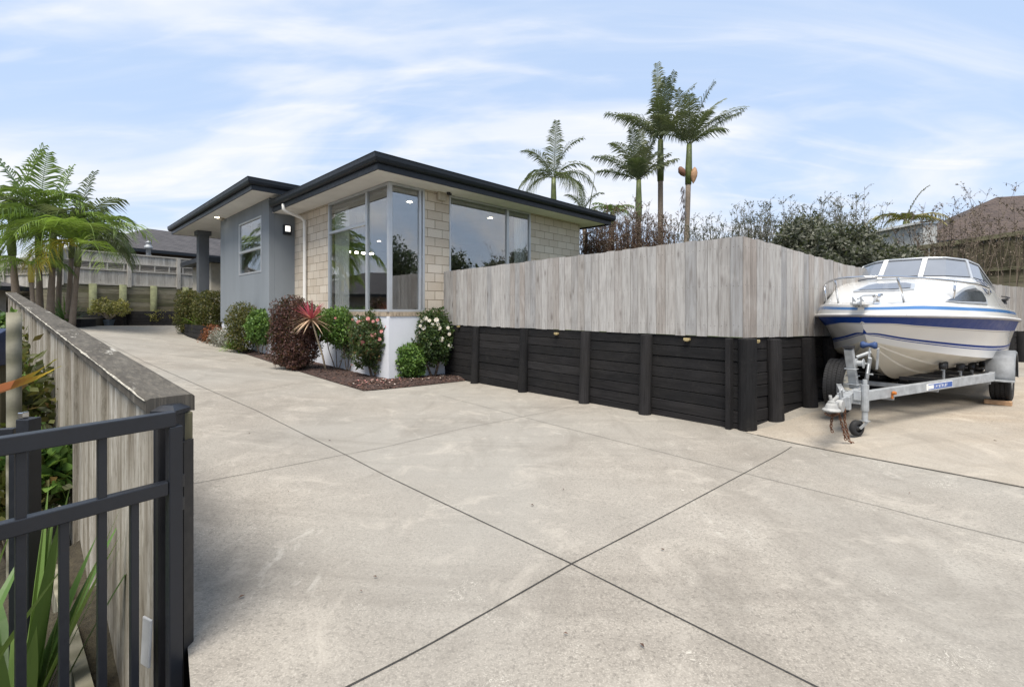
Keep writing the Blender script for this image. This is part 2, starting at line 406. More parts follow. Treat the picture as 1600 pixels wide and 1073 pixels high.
def glassm(name, tint, fac, rough=.0):
    m, nt, b = newmat(name); nt.nodes.remove(b); o = nt.nodes['Material Output']
    g = nt.nodes.new('ShaderNodeBsdfGlossy'); g.inputs['Roughness'].default_value = rough; g.inputs['Color'].default_value = (.97, .97, .97, 1)
    t = nt.nodes.new('ShaderNodeBsdfTransparent'); t.inputs['Color'].default_value = tuple(tint)+(1,)
    mx = nt.nodes.new('ShaderNodeMixShader'); lw = nt.nodes.new('ShaderNodeLayerWeight'); lw.inputs['Blend'].default_value = .25
    f = math(nt, 'ADD', math(nt, 'MULTIPLY', math(nt, 'POWER', lw.outputs['Facing'], 4), .8), fac, True)
    nt.links.new(f, mx.inputs[0]); nt.links.new(t.outputs[0], mx.inputs[1]); nt.links.new(g.outputs[0], mx.inputs[2]); nt.links.new(mx.outputs[0], o.inputs[0]); return m
m_glass = glassm('window_glass', (.84, .86, .86), .2)
m_bglass = simple('dark_boat_glass', (.05, .055, .065), .12, 0, .3, 6, 0, .6)
m_frost = simple('pale_vinyl_window', (.30, .32, .35), .25, 0, .15, 5, .02)
def emis(name, col, st):
    m, nt, b = newmat(name); b.inputs['Base Color'].default_value = tuple(col)+(1,); b.inputs['Emission Color'].default_value = tuple(col)+(1,); b.inputs['Emission Strength'].default_value = st; return m
m_lamp = emis('warm_lamp', (1, .88, .68), 12); m_lampw = emis('wall_lamp_face', (1, .97, .9), .55)
def gel(name, col, rough=.16):
    m, nt, b = newmat(name); o = objc(nt); n = noise(nt, o, 2.2, 4)
    nt.links.new(ramp(nt, n, [(.3, tuple(x*.94 for x in col)), (.7, col)]), b.inputs['Base Color']); b.inputs['Roughness'].default_value = rough
    b.inputs['Coat Weight'].default_value = .5; b.inputs['Coat Roughness'].default_value = .06
    return m
m_gelw = gel('white_gelcoat', (.66, .66, .645), .17); m_gelc = gel('cream_hull_bottom', (.66, .625, .54), .4)
m_geld = simple('deep_blue_gelcoat', (.004, .034, .20), .4, 0, .06, 3, 0, .15); m_gell = gel('mid_blue_stripe', (.08, .21, .47), .2)
m_rubr = simple('grey_rub_rail', (.26, .25, .25), .5)

def leafm(name, cols, trans=.3, rough=.5):
    m, nt, b = newmat(name); t = attr(nt); o = nt.nodes['Material Output']
    c = ramp(nt, t, [(i/(len(cols)-1), x) for i, x in enumerate(cols)])
    nt.links.new(c, b.inputs['Base Color']); b.inputs['Roughness'].default_value = rough; b.inputs['Specular IOR Level'].default_value = .35
    tr = nt.nodes.new('ShaderNodeBsdfTranslucent'); nt.links.new(mixc(nt, .35, c, (.25, .35, .05)), tr.inputs['Color'])
    mx = nt.nodes.new('ShaderNodeMixShader'); mx.inputs[0].default_value = trans
    nt.links.new(b.outputs[0], mx.inputs[1]); nt.links.new(tr.outputs[0], mx.inputs[2]); nt.links.new(mx.outputs[0], o.inputs[0]); return m
lf_green = leafm('green_leaf', [(0.033, 0.075, 0.018), (0.075, 0.150, 0.030), (0.128, 0.225, 0.045), (0.195, 0.300, 0.075)])
lf_dark = leafm('dark_camellia_leaf', [(0.020, 0.041, 0.016), (0.041, 0.074, 0.024), (0.061, 0.101, 0.030), (0.121, 0.115, 0.047)])
lf_pinkt = leafm('camellia_leaf_red_tips', [(0.027, 0.047, 0.019), (0.047, 0.081, 0.027), (0.081, 0.101, 0.038), (0.216, 0.081, 0.047)])
lf_maroon = leafm('maroon_leaf', [(0.041, 0.016, 0.016), (0.068, 0.030, 0.027), (0.101, 0.047, 0.038), (0.162, 0.068, 0.038)], .2)
lf_olive = leafm('olive_hedge_leaf', [(0.039, 0.046, 0.016), (0.078, 0.085, 0.023), (0.124, 0.117, 0.033), (0.182, 0.104, 0.039)])
lf_rust = leafm('rust_flower', [(.09, .03, .012), (.2, .06, .025), (.3, .11, .05)], .2)
lf_white = leafm('pale_flower_leaf', [(.10, .12, .08), (.3, .3, .26), (.62, .6, .58)], .2)
lf_grass = leafm('bright_green_blade', [(.06, .13, .01), (.12, .24, .02), (.2, .33, .04)])
lf_flax = leafm('flax_blade', [(0.056, 0.112, 0.025), (0.100, 0.188, 0.044), (0.163, 0.250, 0.069)], .2, .4)
lf_yel = leafm('yellow_orange_blade', [(.35, .12, .04), (.5, .32, .03), (.5, .48, .05)], .3, .4)
lf_palm = leafm('palm_leaf', [(00.073, 00.106, 00.041), (00.138, 00.211, 00.056), (00.227, 00.324, 00.073), (00.389, 00.470, 00.114)], .28, .45)
lf_palmb = leafm('fresh_palm_leaf', [(00.135, 00.209, 00.030), (00.224, 00.344, 00.053), (00.359, 00.493, 00.090)], .35, .45)
lf_palmd = leafm('grey_green_palm_leaf', [(0.057, 0.075, 0.046), (0.103, 0.127, 0.069), (0.161, 0.178, 0.098), (0.230, 0.241, 0.138)], .25, .5)
lf_palmy = leafm('yellowing_palm_leaf', [(.22, .20, .03), (.42, .33, .04), (.5, .30, .03)], .35, .5)
lf_gold = leafm('gold_green_leaf', [(0.120, 0.120, 0.036), (0.288, 0.264, 0.072), (0.432, 0.384, 0.120)], .3)
lf_tree = leafm('tree_leaf', [(.03, .045, .022), (.05, .075, .032), (.08, .105, .045)], .2)
lf_grey = leafm('grey_olive_leaf', [(.05, .055, .04), (.085, .09, .065), (.13, .135, .10), (.19, .19, .15)], .2)
lf_twig = leafm('bare_twig', [(.075, .068, .05), (.125, .115, .088), (.19, .175, .14)], .05, .8)
lf_twig_old = leafm('old_twig', [(0.065, 0.055, 0.052), (0.117, 0.098, 0.091), (0.182, 0.156, 0.150)], .05, .8)
lf_brush = leafm('brown_grey_twig', [(.07, .055, .04), (.13, .10, .075), (.20, .165, .125)], .05, .8)
lf_twigr = leafm('red_brown_twig', [(.055, .03, .022), (.10, .055, .04), (.16, .10, .07)], .05, .8)
lf_red = leafm('cordyline_red', [(.36, .03, .09), (.48, .10, .15), (.60, .34, .26), (.66, .48, .34)], .3, .4)
lf_petal = leafm('white_petal', [(.62, .55, .42), (.76, .70, .62), (.82, .80, .76)], .3, .6)
lf_pink = leafm('pink_petal', [(.55, .16, .17), (.66, .28, .28), (.72, .45, .40)], .3, .6)
def trunkm(name, c0, c1, ringsc=9):
    m, nt, b = newmat(name); u = uvc(nt)
    wv = nt.nodes.new('ShaderNodeTexWave'); wv.wave_type = 'BANDS'; wv.bands_direction = 'Y'; wv.inputs['Scale'].default_value = ringsc; wv.inputs['Distortion'].default_value = 1.2; wv.inputs['Detail'].default_value = 3
    nt.links.new(u, wv.inputs['Vector']); n = noise(nt, objc(nt), 9, 6, .65)
    c = mixc(nt, math(nt, 'MULTIPLY', wv.outputs['Fac'], n), c0, c1)
    nt.links.new(c, b.inputs['Base Color']); b.inputs['Roughness'].default_value = .9; bump(nt, b, math(nt, 'ADD', wv.outputs['Fac'], n), .5, .01); return m
m_ptrunk = trunkm('palm_trunk', (.13, .10, .075), (.34, .28, .22)); m_pshaft = simple('palm_crownshaft', (.10, .125, .035), .5, 0, .35, 5, .05)
m_bark = trunkm('shrub_bark', (.10, .075, .055), (.26, .2, .15), 3)
m_spathe = simple('orange_spathe', (.46, .27, .15), .7, 0, .25, 9, .1)
m_log = trunkm('lichened_log', (.13, .125, .085), (.34, .32, .25), 2.2)
def mulchm():
    m, nt, b = newmat('bark_mulch'); o = objc(nt)
    v = nt.nodes.new('ShaderNodeTexVoronoi'); v.inputs['Scale'].default_value = 38; nt.links.new(o, v.inputs['Vector'])
    s = nt.nodes.new('ShaderNodeSeparateColor'); nt.links.new(v.outputs['Color'], s.inputs[0])
    c = ramp(nt, s.outputs[0], [(0, (.022, .013, .011)), (.5, (.055, .032, .026)), (1, (.10, .062, .05))])
    nt.links.new(c, b.inputs['Base Color']); b.inputs['Roughness'].default_value = .95; bump(nt, b, math(nt, 'ADD', v.outputs['Distance'], noise(nt, o, 20, 5)), 1, .03); return m
m_mulch = mulchm()
def earthm(name, cols, sc=3):
    m, nt, b = newmat(name); o = objc(nt); n = noise(nt, o, sc, 8, .7); f = noise(nt, o, 40, 4, .7)
    c = mixc(nt, ramp(nt, f, [(.4, (.5,)*3), (.6, (0,)*3)]), ramp(nt, n, [(.3, cols[0]), (.5, cols[1]), (.7, cols[2])]), tuple(x*.5 for x in cols[0]))
    nt.links.new(c, b.inputs['Base Color']); b.inputs['Roughness'].default_value = .95; bump(nt, b, math(nt, 'ADD', n, f), .8, .03); return m
m_earth = earthm('garden_soil', [(.035, .028, .018), (.06, .05, .03), (.09, .08, .05)])
m_lawn = earthm('lawn_ground', [(.05, .07, .02), (.08, .10, .03), (.11, .12, .05)])

# ------------------------------------------------------------------ frames of reference
dR = Vector((708, 726, 0)).normalized(); dL = Vector((-dR.y, dR.x, 0))
Yc = 9.35; C = Vector(((608-800)/F*Yc, Yc, 0)); HRZ = atan2(dR.y, dR.x)
def onplane(u, P, d):
    """parameter s along P+s*d where image column u is"""
    r = (u-800)/F
    return (r*P.y-P.x)/(d.x-r*d.y)
def xR(u, y=0): return onplane(u, C+dL*y, dR)
def yL(u, x=0): return onplane(u, C+dR*x, dL)
P0 = Vector(((1157-800)/F*5.4, 5.4, 0)); dA = Vector((-607, 725, 0)).normalized(); dB = Vector((1200, 725, 0)).normalized()
WL0 = Vector((-1.22, 1.75, 0)); WLd = Vector((-839, 725, 0)).normalized()      # right edge of the left wall

# ------------------------------------------------------------------ ground
def terr(x, y):
    sidex = (x-WL0.x)*WLd.y-(y-WL0.y)*WLd.x      # >0 right of wall
    if sidex < 0.02:
        h = lerp(-1.72, -1.55, sm(y, 1, 5)); h = lerp(h, -.85, sm(y, 6, 13))
        h += .05*mnoise.noise((x*1.3, y*1.3, 0)); return h+EYE
    if y > 19.4: return -1.1+EYE
    return gr(x, y)-.14
def axis(a, b, fine0, fine1, st, far):
    r = []; x = a
    while x < fine0: r.append(x); x += far
    x = fine0
    while x < fine1: r.append(x); x += st
    x = fine1
    while x <= b: r.append(x); x += far
    return r
xs = axis(-600, 600, -30, 20, .5, 30); ys = axis(-400, 800, -4, 24, .5, 30)
b = MB(); b.grid([[(x, y, terr(x, y) if (-30 <= x <= 20 and -4 <= y <= 24) else (-1.1+EYE if y > 19 else -1.9+EYE)) for x in xs] for y in ys])
struct(b.build('ground', m_earth, smooth=True))
# driveway sheet
mb = MB(); st = .25
cells = {}
Yend = 19.3
ny = int((Yend+2.5)/st)+1
rows = []
for j in range(ny+1):
    y = -2.5+j*(Yend+2.5)/ny
    xl = WL0.x+(y-WL0.y)*WLd.x/WLd.y+.004 if y > 1.73 else -1.212+(1.73-y)*.75
    n = 110; xr = 16
    rows.append([(lerp(xl, xr, (i/n)), y, gr(lerp(xl, xr, i/n), y)) for i in range(n+1)])
mb.grid(rows)
# outer edge thickness at the far end
mb.grid([[(p[0], p[1], p[2]-.13) for p in rows[-1]], rows[-1]])
struct(mb.build('driveway', m_conc, smooth=True))
# boat pad: beige sheet 4 mm above, beyond an edge line
e0 = G(1183, 680); e1 = G(1600, 762); ed = (e1-e0).normalized(); ed.z = 0; ed.normalize()
en = Vector((-ed.y, ed.x, 0))
mb = MB(); rows = []
for j in range(34):
    q = j/33*9.5
    rows.append([])
    for i in range(50):
        s_ = -.15+i/49*11
        p = e0+ed*s_+en*q; rows[-1].append((p.x, p.y, gr(p.x, p.y)+.005))
mb.grid(rows); struct(mb.build('boat_pad', m_pad, smooth=True))
def strip(pts, wd, dz=.0045, name='joint'):
    fine = []
    for a, c in zip(pts, pts[1:]):
        n = max(2, int((Vector(c)-Vector(a)).length/.12))
        for i in range(n): fine.append(Vector(a).lerp(Vector(c), i/n))
    fine.append(Vector(pts[-1])); l = []; r = []
    for i, p in enumerate(fine):
        d = fine[min(i+1, len(fine)-1)]-fine[max(i-1, 0)]; d.z = 0; s_ = Vector((d.y, -d.x, 0)).normalized()*wd/2*(1+.35*mnoise.noise(p*6))
        for lst, q in ((l, p-s_), (r, p+s_)): lst.append((q.x, q.y, gr(q.x, q.y)+dz))
    return struct(MB().grid([l, r]).build(name, m_joint))
def gxy(u, v): p = G(u, v); return (p.x, p.y, 0)
strip([gxy(1285, 1078), gxy(893, 881), gxy(543, 712), gxy(400, 641), gxy(225, 565), gxy(150, 527)], .0065)
strip([gxy(530, 1080), gxy(893, 881), gxy(1237, 698)], .0065)
strip([gxy(296, 757), gxy(530, 712), gxy(720, 670), gxy(905, 633)], .0045)
strip([gxy(690, 618), gxy(850, 660), gxy(1165, 740), gxy(1380, 793), gxy(1610, 850)], .0045)
strip([(e0.x-.0, e0.y, 0), (e1.x, e1.y, 0), (e1.x+3*ed.x, e1.y+3*ed.y, 0)], .006, .009)
# small leaves lying about the drive
mb = MB()
for _ in range(20):
    p = G(random.uniform(300, 1580), random.uniform(640, 1060)); a = random.uniform(0, 6.3); s_ = random.uniform(.006, .016)
    mb.tone = random.random()
    q = [Vector((cos(a)*s_, sin(a)*s_, .004)), Vector((-sin(a)*s_*.4, cos(a)*s_*.4, .009)), Vector((-cos(a)*s_, -sin(a)*s_, .003)), Vector((sin(a)*s_*.4, -cos(a)*s_*.4, .008))]
    mb.add([(p.x+v.x, p.y+v.y, gr(p.x, p.y)+.006+v.z) for v in q], [(0, 1, 2, 3)])
tagit(mb.build('leaf_litter', lf_twigr), 'tiny dry leaves scattered over the pale concrete drive', 'leaf litter', kind='stuff')
# lawn behind the fence, and rising bank
A1 = P0+dA*6.6; B1 = P0+dB*12.5
def lawn_h(x, y):
    # distance behind leg B
    n = Vector((-dB.y, dB.x, 0)); d = (Vector((x, y, 0))-P0).dot(n)
    return EYE-.40+.9*sm(d, 3.0, 7.5)+.6*sm(d, 7.5, 14)
mb = MB(); nA = Vector((dA.y, -dA.x, 0))
rows = []
for j in range(40):
    t = j/39; rows.append([])
    for i in range(40):
        s_ = i/39
        if s_ < .5: base = A1.lerp(P0, s_*2)
        else: base = P0.lerp(B1, s_*2-1)
        fw = Vector((0.35*(s_*2-.4), 1, 0)).normalized()
        p = base+fw*(.06+t*32); rows[-1].append((p.x, p.y, lawn_h(p.x, p.y)))
mb.grid(rows); struct(mb.build('lawn', m_lawn, smooth=True))

# ------------------------------------------------------------------ house
house = empty('house', (C.x, C.y, 0), HRZ, 'single storey house of cream block and grey plaster with large corner window', 'house')
E = EYE
SOF = E+2.60; GT = E+2.87; SILL = E-.03; PL = E-.12
xa = xR(663.5); xb = xR(702); xc_ = xR(829); xd = xR(905.5); yb = yL(513); yj = yL(460.5)
WT = .14
# brick walls
mb = MB()
mb.box(xa, xb, 0, WT, PL, SOF)                     # between the windows
mb.box(xb, xc_, 0, WT, PL, E-.62+.35)
mb.box(xc_, xd, 0, WT, E-1.2, SOF)
mb.box(xd-WT, xd, WT+.002, 6.0, E-1.2, SOF)
mb.build('block_wall', m_brick, house)
MB().box(0, WT, yb, yj+.2, PL, SOF).build('block_wall', m_brick, house)
mb = MB()                                             # header course under corner window
n = 0; x = .0
while x < xa+.1:
    mb.tone = random.random(); mb.box(x+.003, x+.068, -.035, .10, PL+.002, SILL); x += .075
y = .06
while y < yb:
    mb.tone = random.random(); mb.box(-.035, .10, y+.003, y+.068, PL+.002, SILL); y += .075
mb.build('sill_course', simple('sill_brick', (.33, .27, .2), .85, 0, .3, 12, .3), house)
mb = MB(); x0 = -.018
mb.prism([(x0, x0), (xR(696)+.1, x0), (xR(696)+.1, WT), (WT, WT), (WT, yj+.0), (x0, yj)], E-2.1, PL)
mb.build('plinth', m_plinth, house)
mb = MB(); gx = -.66
yg1 = yL(344.5, gx)
mb.box(gx+.03, gx+.2, yj+.03, yg1-.03, E-2.0, E-.40); mb.box(gx+.2, 0, yj+.03, yj+.2, E-2.0, E-.40); mb.build('porch_plinth', m_plinth, house)
# grey block
wz0, wz1 = None, None
yw0 = yL(408.5, gx); yw1 = yL(373.5, gx)
def zat(u, v, P, d): s_ = onplane(u, P, d); q = P+d*s_; return E-(v-485)/F*q.y
zt = zat(373.5, 351, C+dR*gx, dL); zb = zat(373.5, 431, C+dR*gx, dL)
GS = E+2.985
mb = MB()
mb.box(gx, gx+WT, yj, yw0, E-.38, GS); mb.box(gx, gx+WT, yw1, yg1, E-.38, GS)
mb.box(gx, gx+WT, yw0, yw1, E-.38, zb); mb.box(gx, gx+WT, yw0, yw1, zt, GS)
mb.box(gx+WT, 0.13, yj, yj+WT, E-.38, GS)
mb.box(gx+WT, 3.0, yg1-WT, yg1, E-.38, GS)
mb.build('grey_wall', m_grey, house, bevel=.006)
def window(name, par, frames, panes, label=None):
    f = MB()
    for a in frames: f.box(*a)
    fo = f.build('window', m_alu, par, bevel=.004)
    p = MB()
    for a in panes: p.box(*a)
    p.build('pane', m_glass, fo)
    if label: fo['label'] = label
    return fo
fd = .05
# corner window, left leg (x=0) and right leg (y=0) as one window part
ym = yL(572.6); zt1 = zat(569, 350, C, dL); zs0, zs1 = SILL, SOF-.002
fr = [(-.012, .07, -.012, .07, zs0, zs1),                                # corner post
      (-.01, .06, ym-.035, ym+.035, zs0+.05, zs1-.05), (-.01, .06, yb-.06, yb, zs0+.05, zs1-.05),
      (-.01, .06, .07, yb, zs0, zs0+.05), (-.01, .06, .07, yb, zs1-.05, zs1),
      (-.006, .055, ym+.035, yb-.06, zt1-.03, zt1+.03),
      (xa-.055, xa, -.01, .06, zs0+.05, zs1-.05), (xa-.14, xa-.085, -.008, .05, zs0+.05, zs1-.05),
      (.07, xa, -.01, .06, zs0, zs0+.05), (.07, xa, -.01, .06, zs1-.05, zs1)]
pn = [(.024, .032, .07, ym-.035, zs0+.05, zs1-.05), (.024, .032, ym+.035, yb-.06, zs0+.05, zt1-.03), (.024, .032, ym+.035, yb-.06, zt1+.03, zs1-.05),
      (.07, xa-.14, .024, .032, zs0+.05, zs1-.05)]
window('w', house, fr, pn, 'tall corner window wrapping the house corner')
xm = xR(793.5)
z0 = E-.27
fr = [(xb, xb+.045, -.01, .06, z0, zs1), (xc_-.05, xc_, -.01, .06, z0, zs1), (xm-.04, xm+.04, -.01, .06, z0+.05, zs1-.05), (xb+.045, xc_-.05, -.01, .06, z0, z0+.05), (xb+.045, xc_-.05, -.01, .06, zs1-.05, zs1)]
window('w', house, fr, [(xb+.045, xm-.04, .024, .032, z0+.05, zs1-.05), (xm+.04, xc_-.05, .024, .032, z0+.05, zs1-.05)], 'wide window behind the paling fence')
zm = zat(373.5, 395, C+dR*gx, dL)-.02
fr = [(gx-.01, gx+.06, yw0, yw0+.05, zb, zt), (gx-.01, gx+.06, yw1-.05, yw1, zb, zt), (gx-.01, gx+.06, yw0+.05, yw1-.05, zb, zb+.05), (gx-.01, gx+.06, yw0+.05, yw1-.05, zt-.05, zt), (gx-.012, gx+.05, yw0+.05, yw1-.05, zm-.035, zm+.035)]
window('w', house, fr, [(gx+.02, gx+.028, yw0+.05, yw1-.05, zb+.05, zm-.035), (gx+.02, gx+.028, yw0+.05, yw1-.05, zm+.035, zt-.05)], 'small window in the grey wall')
MB().box(gx+WT+.35, gx+WT+.37, yw0-.5, yw1+.5, zb-.3, zt+.2).build('blind', m_curtain, house)
# interior room
mb = MB(); FL = E-.25; rx1 = xd-WT-.05
mb.box(.16, rx1, .16, 8.9, FL-.05, FL); mb.build('room_floor', simple('carpet', (.10, .09, .08), .95), house)
mb = MB(); mb.box(.15, rx1, 8.75, 8.85, FL, SOF-.15); mb.box(rx1-.02, rx1, .16, 8.75, FL, SOF-.15); mb.box(.15, .17, yj, 8.75, FL, SOF-.15); mb.build('room_wall', m_room, house)
mb = MB(); mb.box(.075, rx1, .075, 8.9, SOF-.14, SOF-.08); mb.build('room_ceiling', m_ceil, house)
mb = MB()
n = 26; rows = [[], []]
for i in range(n*3+1):
    t = i/(n*3); yy = lerp(yb-.75, yb-.04, t); xx = .16+.025*sin(t*n*1.6)
    rows[0].append((xx, yy, FL+.02)); rows[1].append((xx, yy, SOF-.16))
mb.grid(rows); mb.build('curtain', m_curtain, house, smooth=True)
mb = MB(); rows = [[], []]
for i in range(50):
    t = i/49; xx = lerp(xc_-.42, xc_+.1, t); yy = .2+.02*sin(t*40); rows[0].append((xx, yy, FL+.02)); rows[1].append((xx, yy, SOF-.16))
mb.grid(rows); mb.build('curtain', m_curtain, house, smooth=True)
# interior lamps
Hm = Matrix.Translation(house.location) @ Matrix.Rotation(HRZ, 4, 'Z'); Hi = Hm.inverted()
for (u, v) in ((640, 316), (592, 377), (766, 341), (746, 382), (818, 378)):
    q = Hi @ W(u, v, 2.45*F/(485-v)); MB().lathe((q.x, q.y, SOF-.145), [(.001, -.012), (.05, -.012), (.058, 0)], 16).build('ceiling_downlight', m_lamp, house)
for (u, v) in ((545, 393.5), (557, 394.5), (567.8, 395.5), (580.5, 396.5)):
    q = Hi @ W(u, v, 12.0); p = (q.x, q.y, q.z)
    l = MB().lathe(p, [(.001, -.03), (.04, -.024), (.052, 0), (.04, .024), (.001, .03)], 12).build('pendant_lamp', m_lamp, house, smooth=True)
    MB().tube([(p[0], p[1], p[2]+.03), (p[0], p[1], SOF-.15)], .003, 5).build('cord', m_blackm, l)
# soffits
OV = .6
ye = yj-.0
mb = MB(); mb.box(-OV+.02, -.0-.021, -OV+.02, yj, SOF, SOF+.012); mb.box(-.02, xd+OV-.02, -OV+.02, -.013, SOF, SOF+.012); mb.box(-.02, xd+OV-.02, -.012, 7, SOF+.004, SOF+.016)
mb.build('soffit', m_soffit, house)
# main roof fascia + gutter: profile swept round eaves
def sweep(mb, path, prof, closed=False):
    """path: list of (x,y) corners (local), prof: list of (out,z); out direction is to the right of travel"""
    n = len(path); rows = []
    for i in range(n):
        p = Vector((path[i][0], path[i][1], 0))
        d0 = (p-Vector((*path[i-1], 0))).normalized() if i else None
        d1 = (Vector((*path[i+1], 0))-p).normalized() if i < n-1 else None
        if d0 is None: d0 = d1
        if d1 is None: d1 = d0
        n0 = Vector((d0.y, -d0.x, 0)); n1 = Vector((d1.y, -d1.x, 0)); m = (n0+n1); m = m/ (m.length**2/2)
        rows.append([(p.x+m.x*o, p.y+m.y*o, z) for o, z in prof])
    k = len(mb.f)
    mb.grid(rows, True)
    for r in (rows[0], rows[-1]): mb.add(r, [tuple(range(len(r)))])
gp = [(0, 0), (0, -.02), (.004, -.0)]
def gutterprof(z0, z1):
    h = z1-z0
    return [(-.03, z0), (.0, z0), (.0, z0+h*.42), (.05, z0+h*.42), (.085, z0+h*.5), (.105, z0+h*.68), (.11, z0+h*.93), (.118, z0+h*.97), (.118, z1), (.095, z1), (.09, z0+h*.6), (-.03, z0+h*.6)]
XR = xR(962, -OV-.1); 
mb = MB()
eave = [(-OV, 6.9), (-OV, -OV), (XR-.1, -OV), (XR-.1, 7.0)]
eave = [(-OV, yj-.12)]+eave[1:]
sweep(mb, eave, gutterprof(SOF-.01, GT)); mb.build('gutter', m_gutter, house)
mb = MB()
r0 = OV+.0; W_ = XR-.1+OV; hp = .11; D_ = 7.6+0; cyr = -OV+W_/2
a = (-OV, -OV, GT-.06); b_ = (XR-.1, -OV, GT-.06); c = (XR-.1, 9, GT-.06); d = (-OV, 9, GT-.06); rg0 = (-OV+W_/2, -OV+W_/2, GT-.06+hp*W_/2*1.2); rg1 = (-OV+W_/2, 9, GT-.06+hp*W_/2*1.2)
mb.add([a, b_, c, d, rg0, rg1], [(0, 1, 4), (1, 2, 5, 4), (0, 4, 5, 3), (2, 3, 5)])
mb.build('roof', m_roofd, house)
# porch roof
Px0 = gx-OV; Py0 = yj-OV+.0; Py1 = yL(262, gx-OV-.1)-.1; PGT = E+3.27; PS = E+2.99
mb = MB(); mb.box(Px0+.02, 3.0, Py0+.02, Py1-.02, PS, PS+.012); mb.build('soffit', m_soffit, house)
mb = MB(); sweep(mb, [(3.2, Py1), (Px0, Py1), (Px0, Py0), (3.2, Py0)], gutterprof(PS-.01, PGT)); mb.build('gutter', m_gutter, house)
mb = MB(); hm = (Py1-Py0)/2
mb.add([(Px0, Py0, PGT-.06), (8, Py0, PGT-.06), (8, Py1, PGT-.06), (Px0, Py1, PGT-.06), (Px0+hm, Py0+hm, PGT+hm*.12), (8, Py0+hm, PGT+hm*.12)], [(0, 1, 5, 4), (2, 3, 4, 5), (0, 4, 3), (1, 2, 5)])
mb.build('roof', m_roofd, house)
# entrance recess wall + back part of house under porch
mb = MB(); mb.box(1.6, 1.75, yg1, Py1-.1, E-.8, PS); mb.build('entry_wall', m_grey, house)
yq = Py1+1.5; xq = xR(330, yq)
mb = MB(); mb.box(xq, 7.5, yq, Py1+5, E-.9, E+2.1); mb.build('garage_wall', simple('garage_paint', (.50, .46, .38), .8), house)
mb = MB(); mb.box(xq-.5, 7.5, yq-.5, Py1+5, E+2.1, E+2.3); mb.build('garage_eave', m_gutter, house)
yk = yL(317, gx+.1); cs_ = .17
mb = MB(); mb.box(gx+.1-cs_, gx+.1+cs_, yk-cs_, yk+cs_, E-.75, PS-.14); mb.box(gx+.1-cs_-.06, gx+.1+cs_+.06, yk-cs_-.06, yk+cs_+.06, PS-.17, PS-.001)
mb.build('porch_column', simple('dark_grey_plaster', (.105, .115, .128), .85, 0, .08, 3, .15), house, bevel=.006)
MB().lathe((gx-.25, yL(339, gx-.25), PS-.004), [(.001, -.004), (.05, -.004), (.055, .002)], 14).build('soffit_light', m_lamp, house)
pv = (gx-.12, yL(346, gx-.12), PS); MB().lathe(pv, [(.001, -.09), (.05, -.085), (.06, -.04), (.09, -.03), (.09, -.002)], 14).build('soffit_vent', m_offw, house, smooth=True)
# wall light on the front of the grey block
xl0 = xR(441.5, yj); xl1 = xR(453.5, yj); zl = zat(447, 359.5, C+dL*yj, dR)
mb = MB(); mb.box(xl0, xl1, yj-.10, yj-.001, zl-.13, zl+.13)
lt = mb.build('wall_light', m_gutter, house, bevel=.008)
MB().box(xl0+.035, xl1-.035, yj-.106, yj-.101, zl-.05, zl+.10).build('lamp_face', m_lampw, lt)
# alarm box and camera
xq0 = xR(682); xq1 = xR(695); zq = zat(688, 305, C, dR)
MB().box(xq0, xq1, -.08, -.001, zq-.13, zq+.12).build('alarm_box', m_offw, house, bevel=.025)
mb = MB(); q = (xR(694), -.16, SOF); mb.lathe((q[0], q[1], q[2]), [(.001, -.07), (.03, -.06), (.04, -.03), (.045, 0)], 14); mb.lathe((q[0]+.01, q[1]-.03, q[2]-.045), [(.026, -.02), (.026, .035), (.001, .036)], 12, (.3, -1, -.2)); mb.build('security_camera', m_blackp, house, smooth=True)
# downpipe
pts_y = yL(476.5, -.06)
gxx = -OV-.02
yo = yL(443, gxx)
mb = MB(); mb.tube([(gxx, yo, SOF+.08), (gxx, yo, SOF-.05), (gxx+.06, yo-.01, SOF-.1), (-.16, pts_y, SOF-.19), (-.075, pts_y, SOF-.26), (-.065, pts_y, SOF-.4), (-.065, pts_y, E-.5), (-.065, pts_y, E-1.5)], .042, 12); mb.build('downpipe', m_white, house, smooth=True)
# rear wing seen over the fence
p = W(906, 384, 17.5); q = W(946, 391.5, 15.6)
wi = MB(); dd = (q-p); dd.z = 0; dd.normalize(); inn = Vector((dd.y, -dd.x, 0))
Hm = Matrix.Translation(house.location) @ Matrix.Rotation(HRZ, 4, 'Z'); Hi = Hm.inverted()
pz = E+2.3
def hl(v): return Hi @ Vector(v)
w0 = hl((p.x, p.y, 0)); w1 = hl((q.x, q.y, 0))
mb = MB()
xe = xd+.9
ywg = max(7, w0.y)
sweep_path = [(xd+.0, 5.2), (xd+1.75, 5.2), (xd+1.75, 11)]
sweep(mb, sweep_path, [(-.03, E+1.62), (0, E+1.62), (.1, E+1.72), (.1, E+1.86), (-.03, E+1.86)])
mb.build('gutter', m_gutter, house)
mb = MB(); mb.box(xd+.001, xd+1.74, 5.22, 11, E+1.60, E+1.62); mb.build('soffit', m_soffit, house)
mb = MB(); mb.box(xd+.002, xd+1.3, 5.7, 11, E-1.2, E+1.6); mb.build('block_wall', m_brick, house)
mb = MB(); mb.add([(xd, 5.15, E+1.84), (xd+1.8, 5.15, E+1.84), (xd+1.8, 11, E+1.84), (xd, 11, E+1.84), (xd, 7, E+2.2), (xd, 11, E+2.2)], [(0, 1, 4), (1, 2, 5, 4), (2, 3, 5)]); mb.build('roof', m_roofd, house)

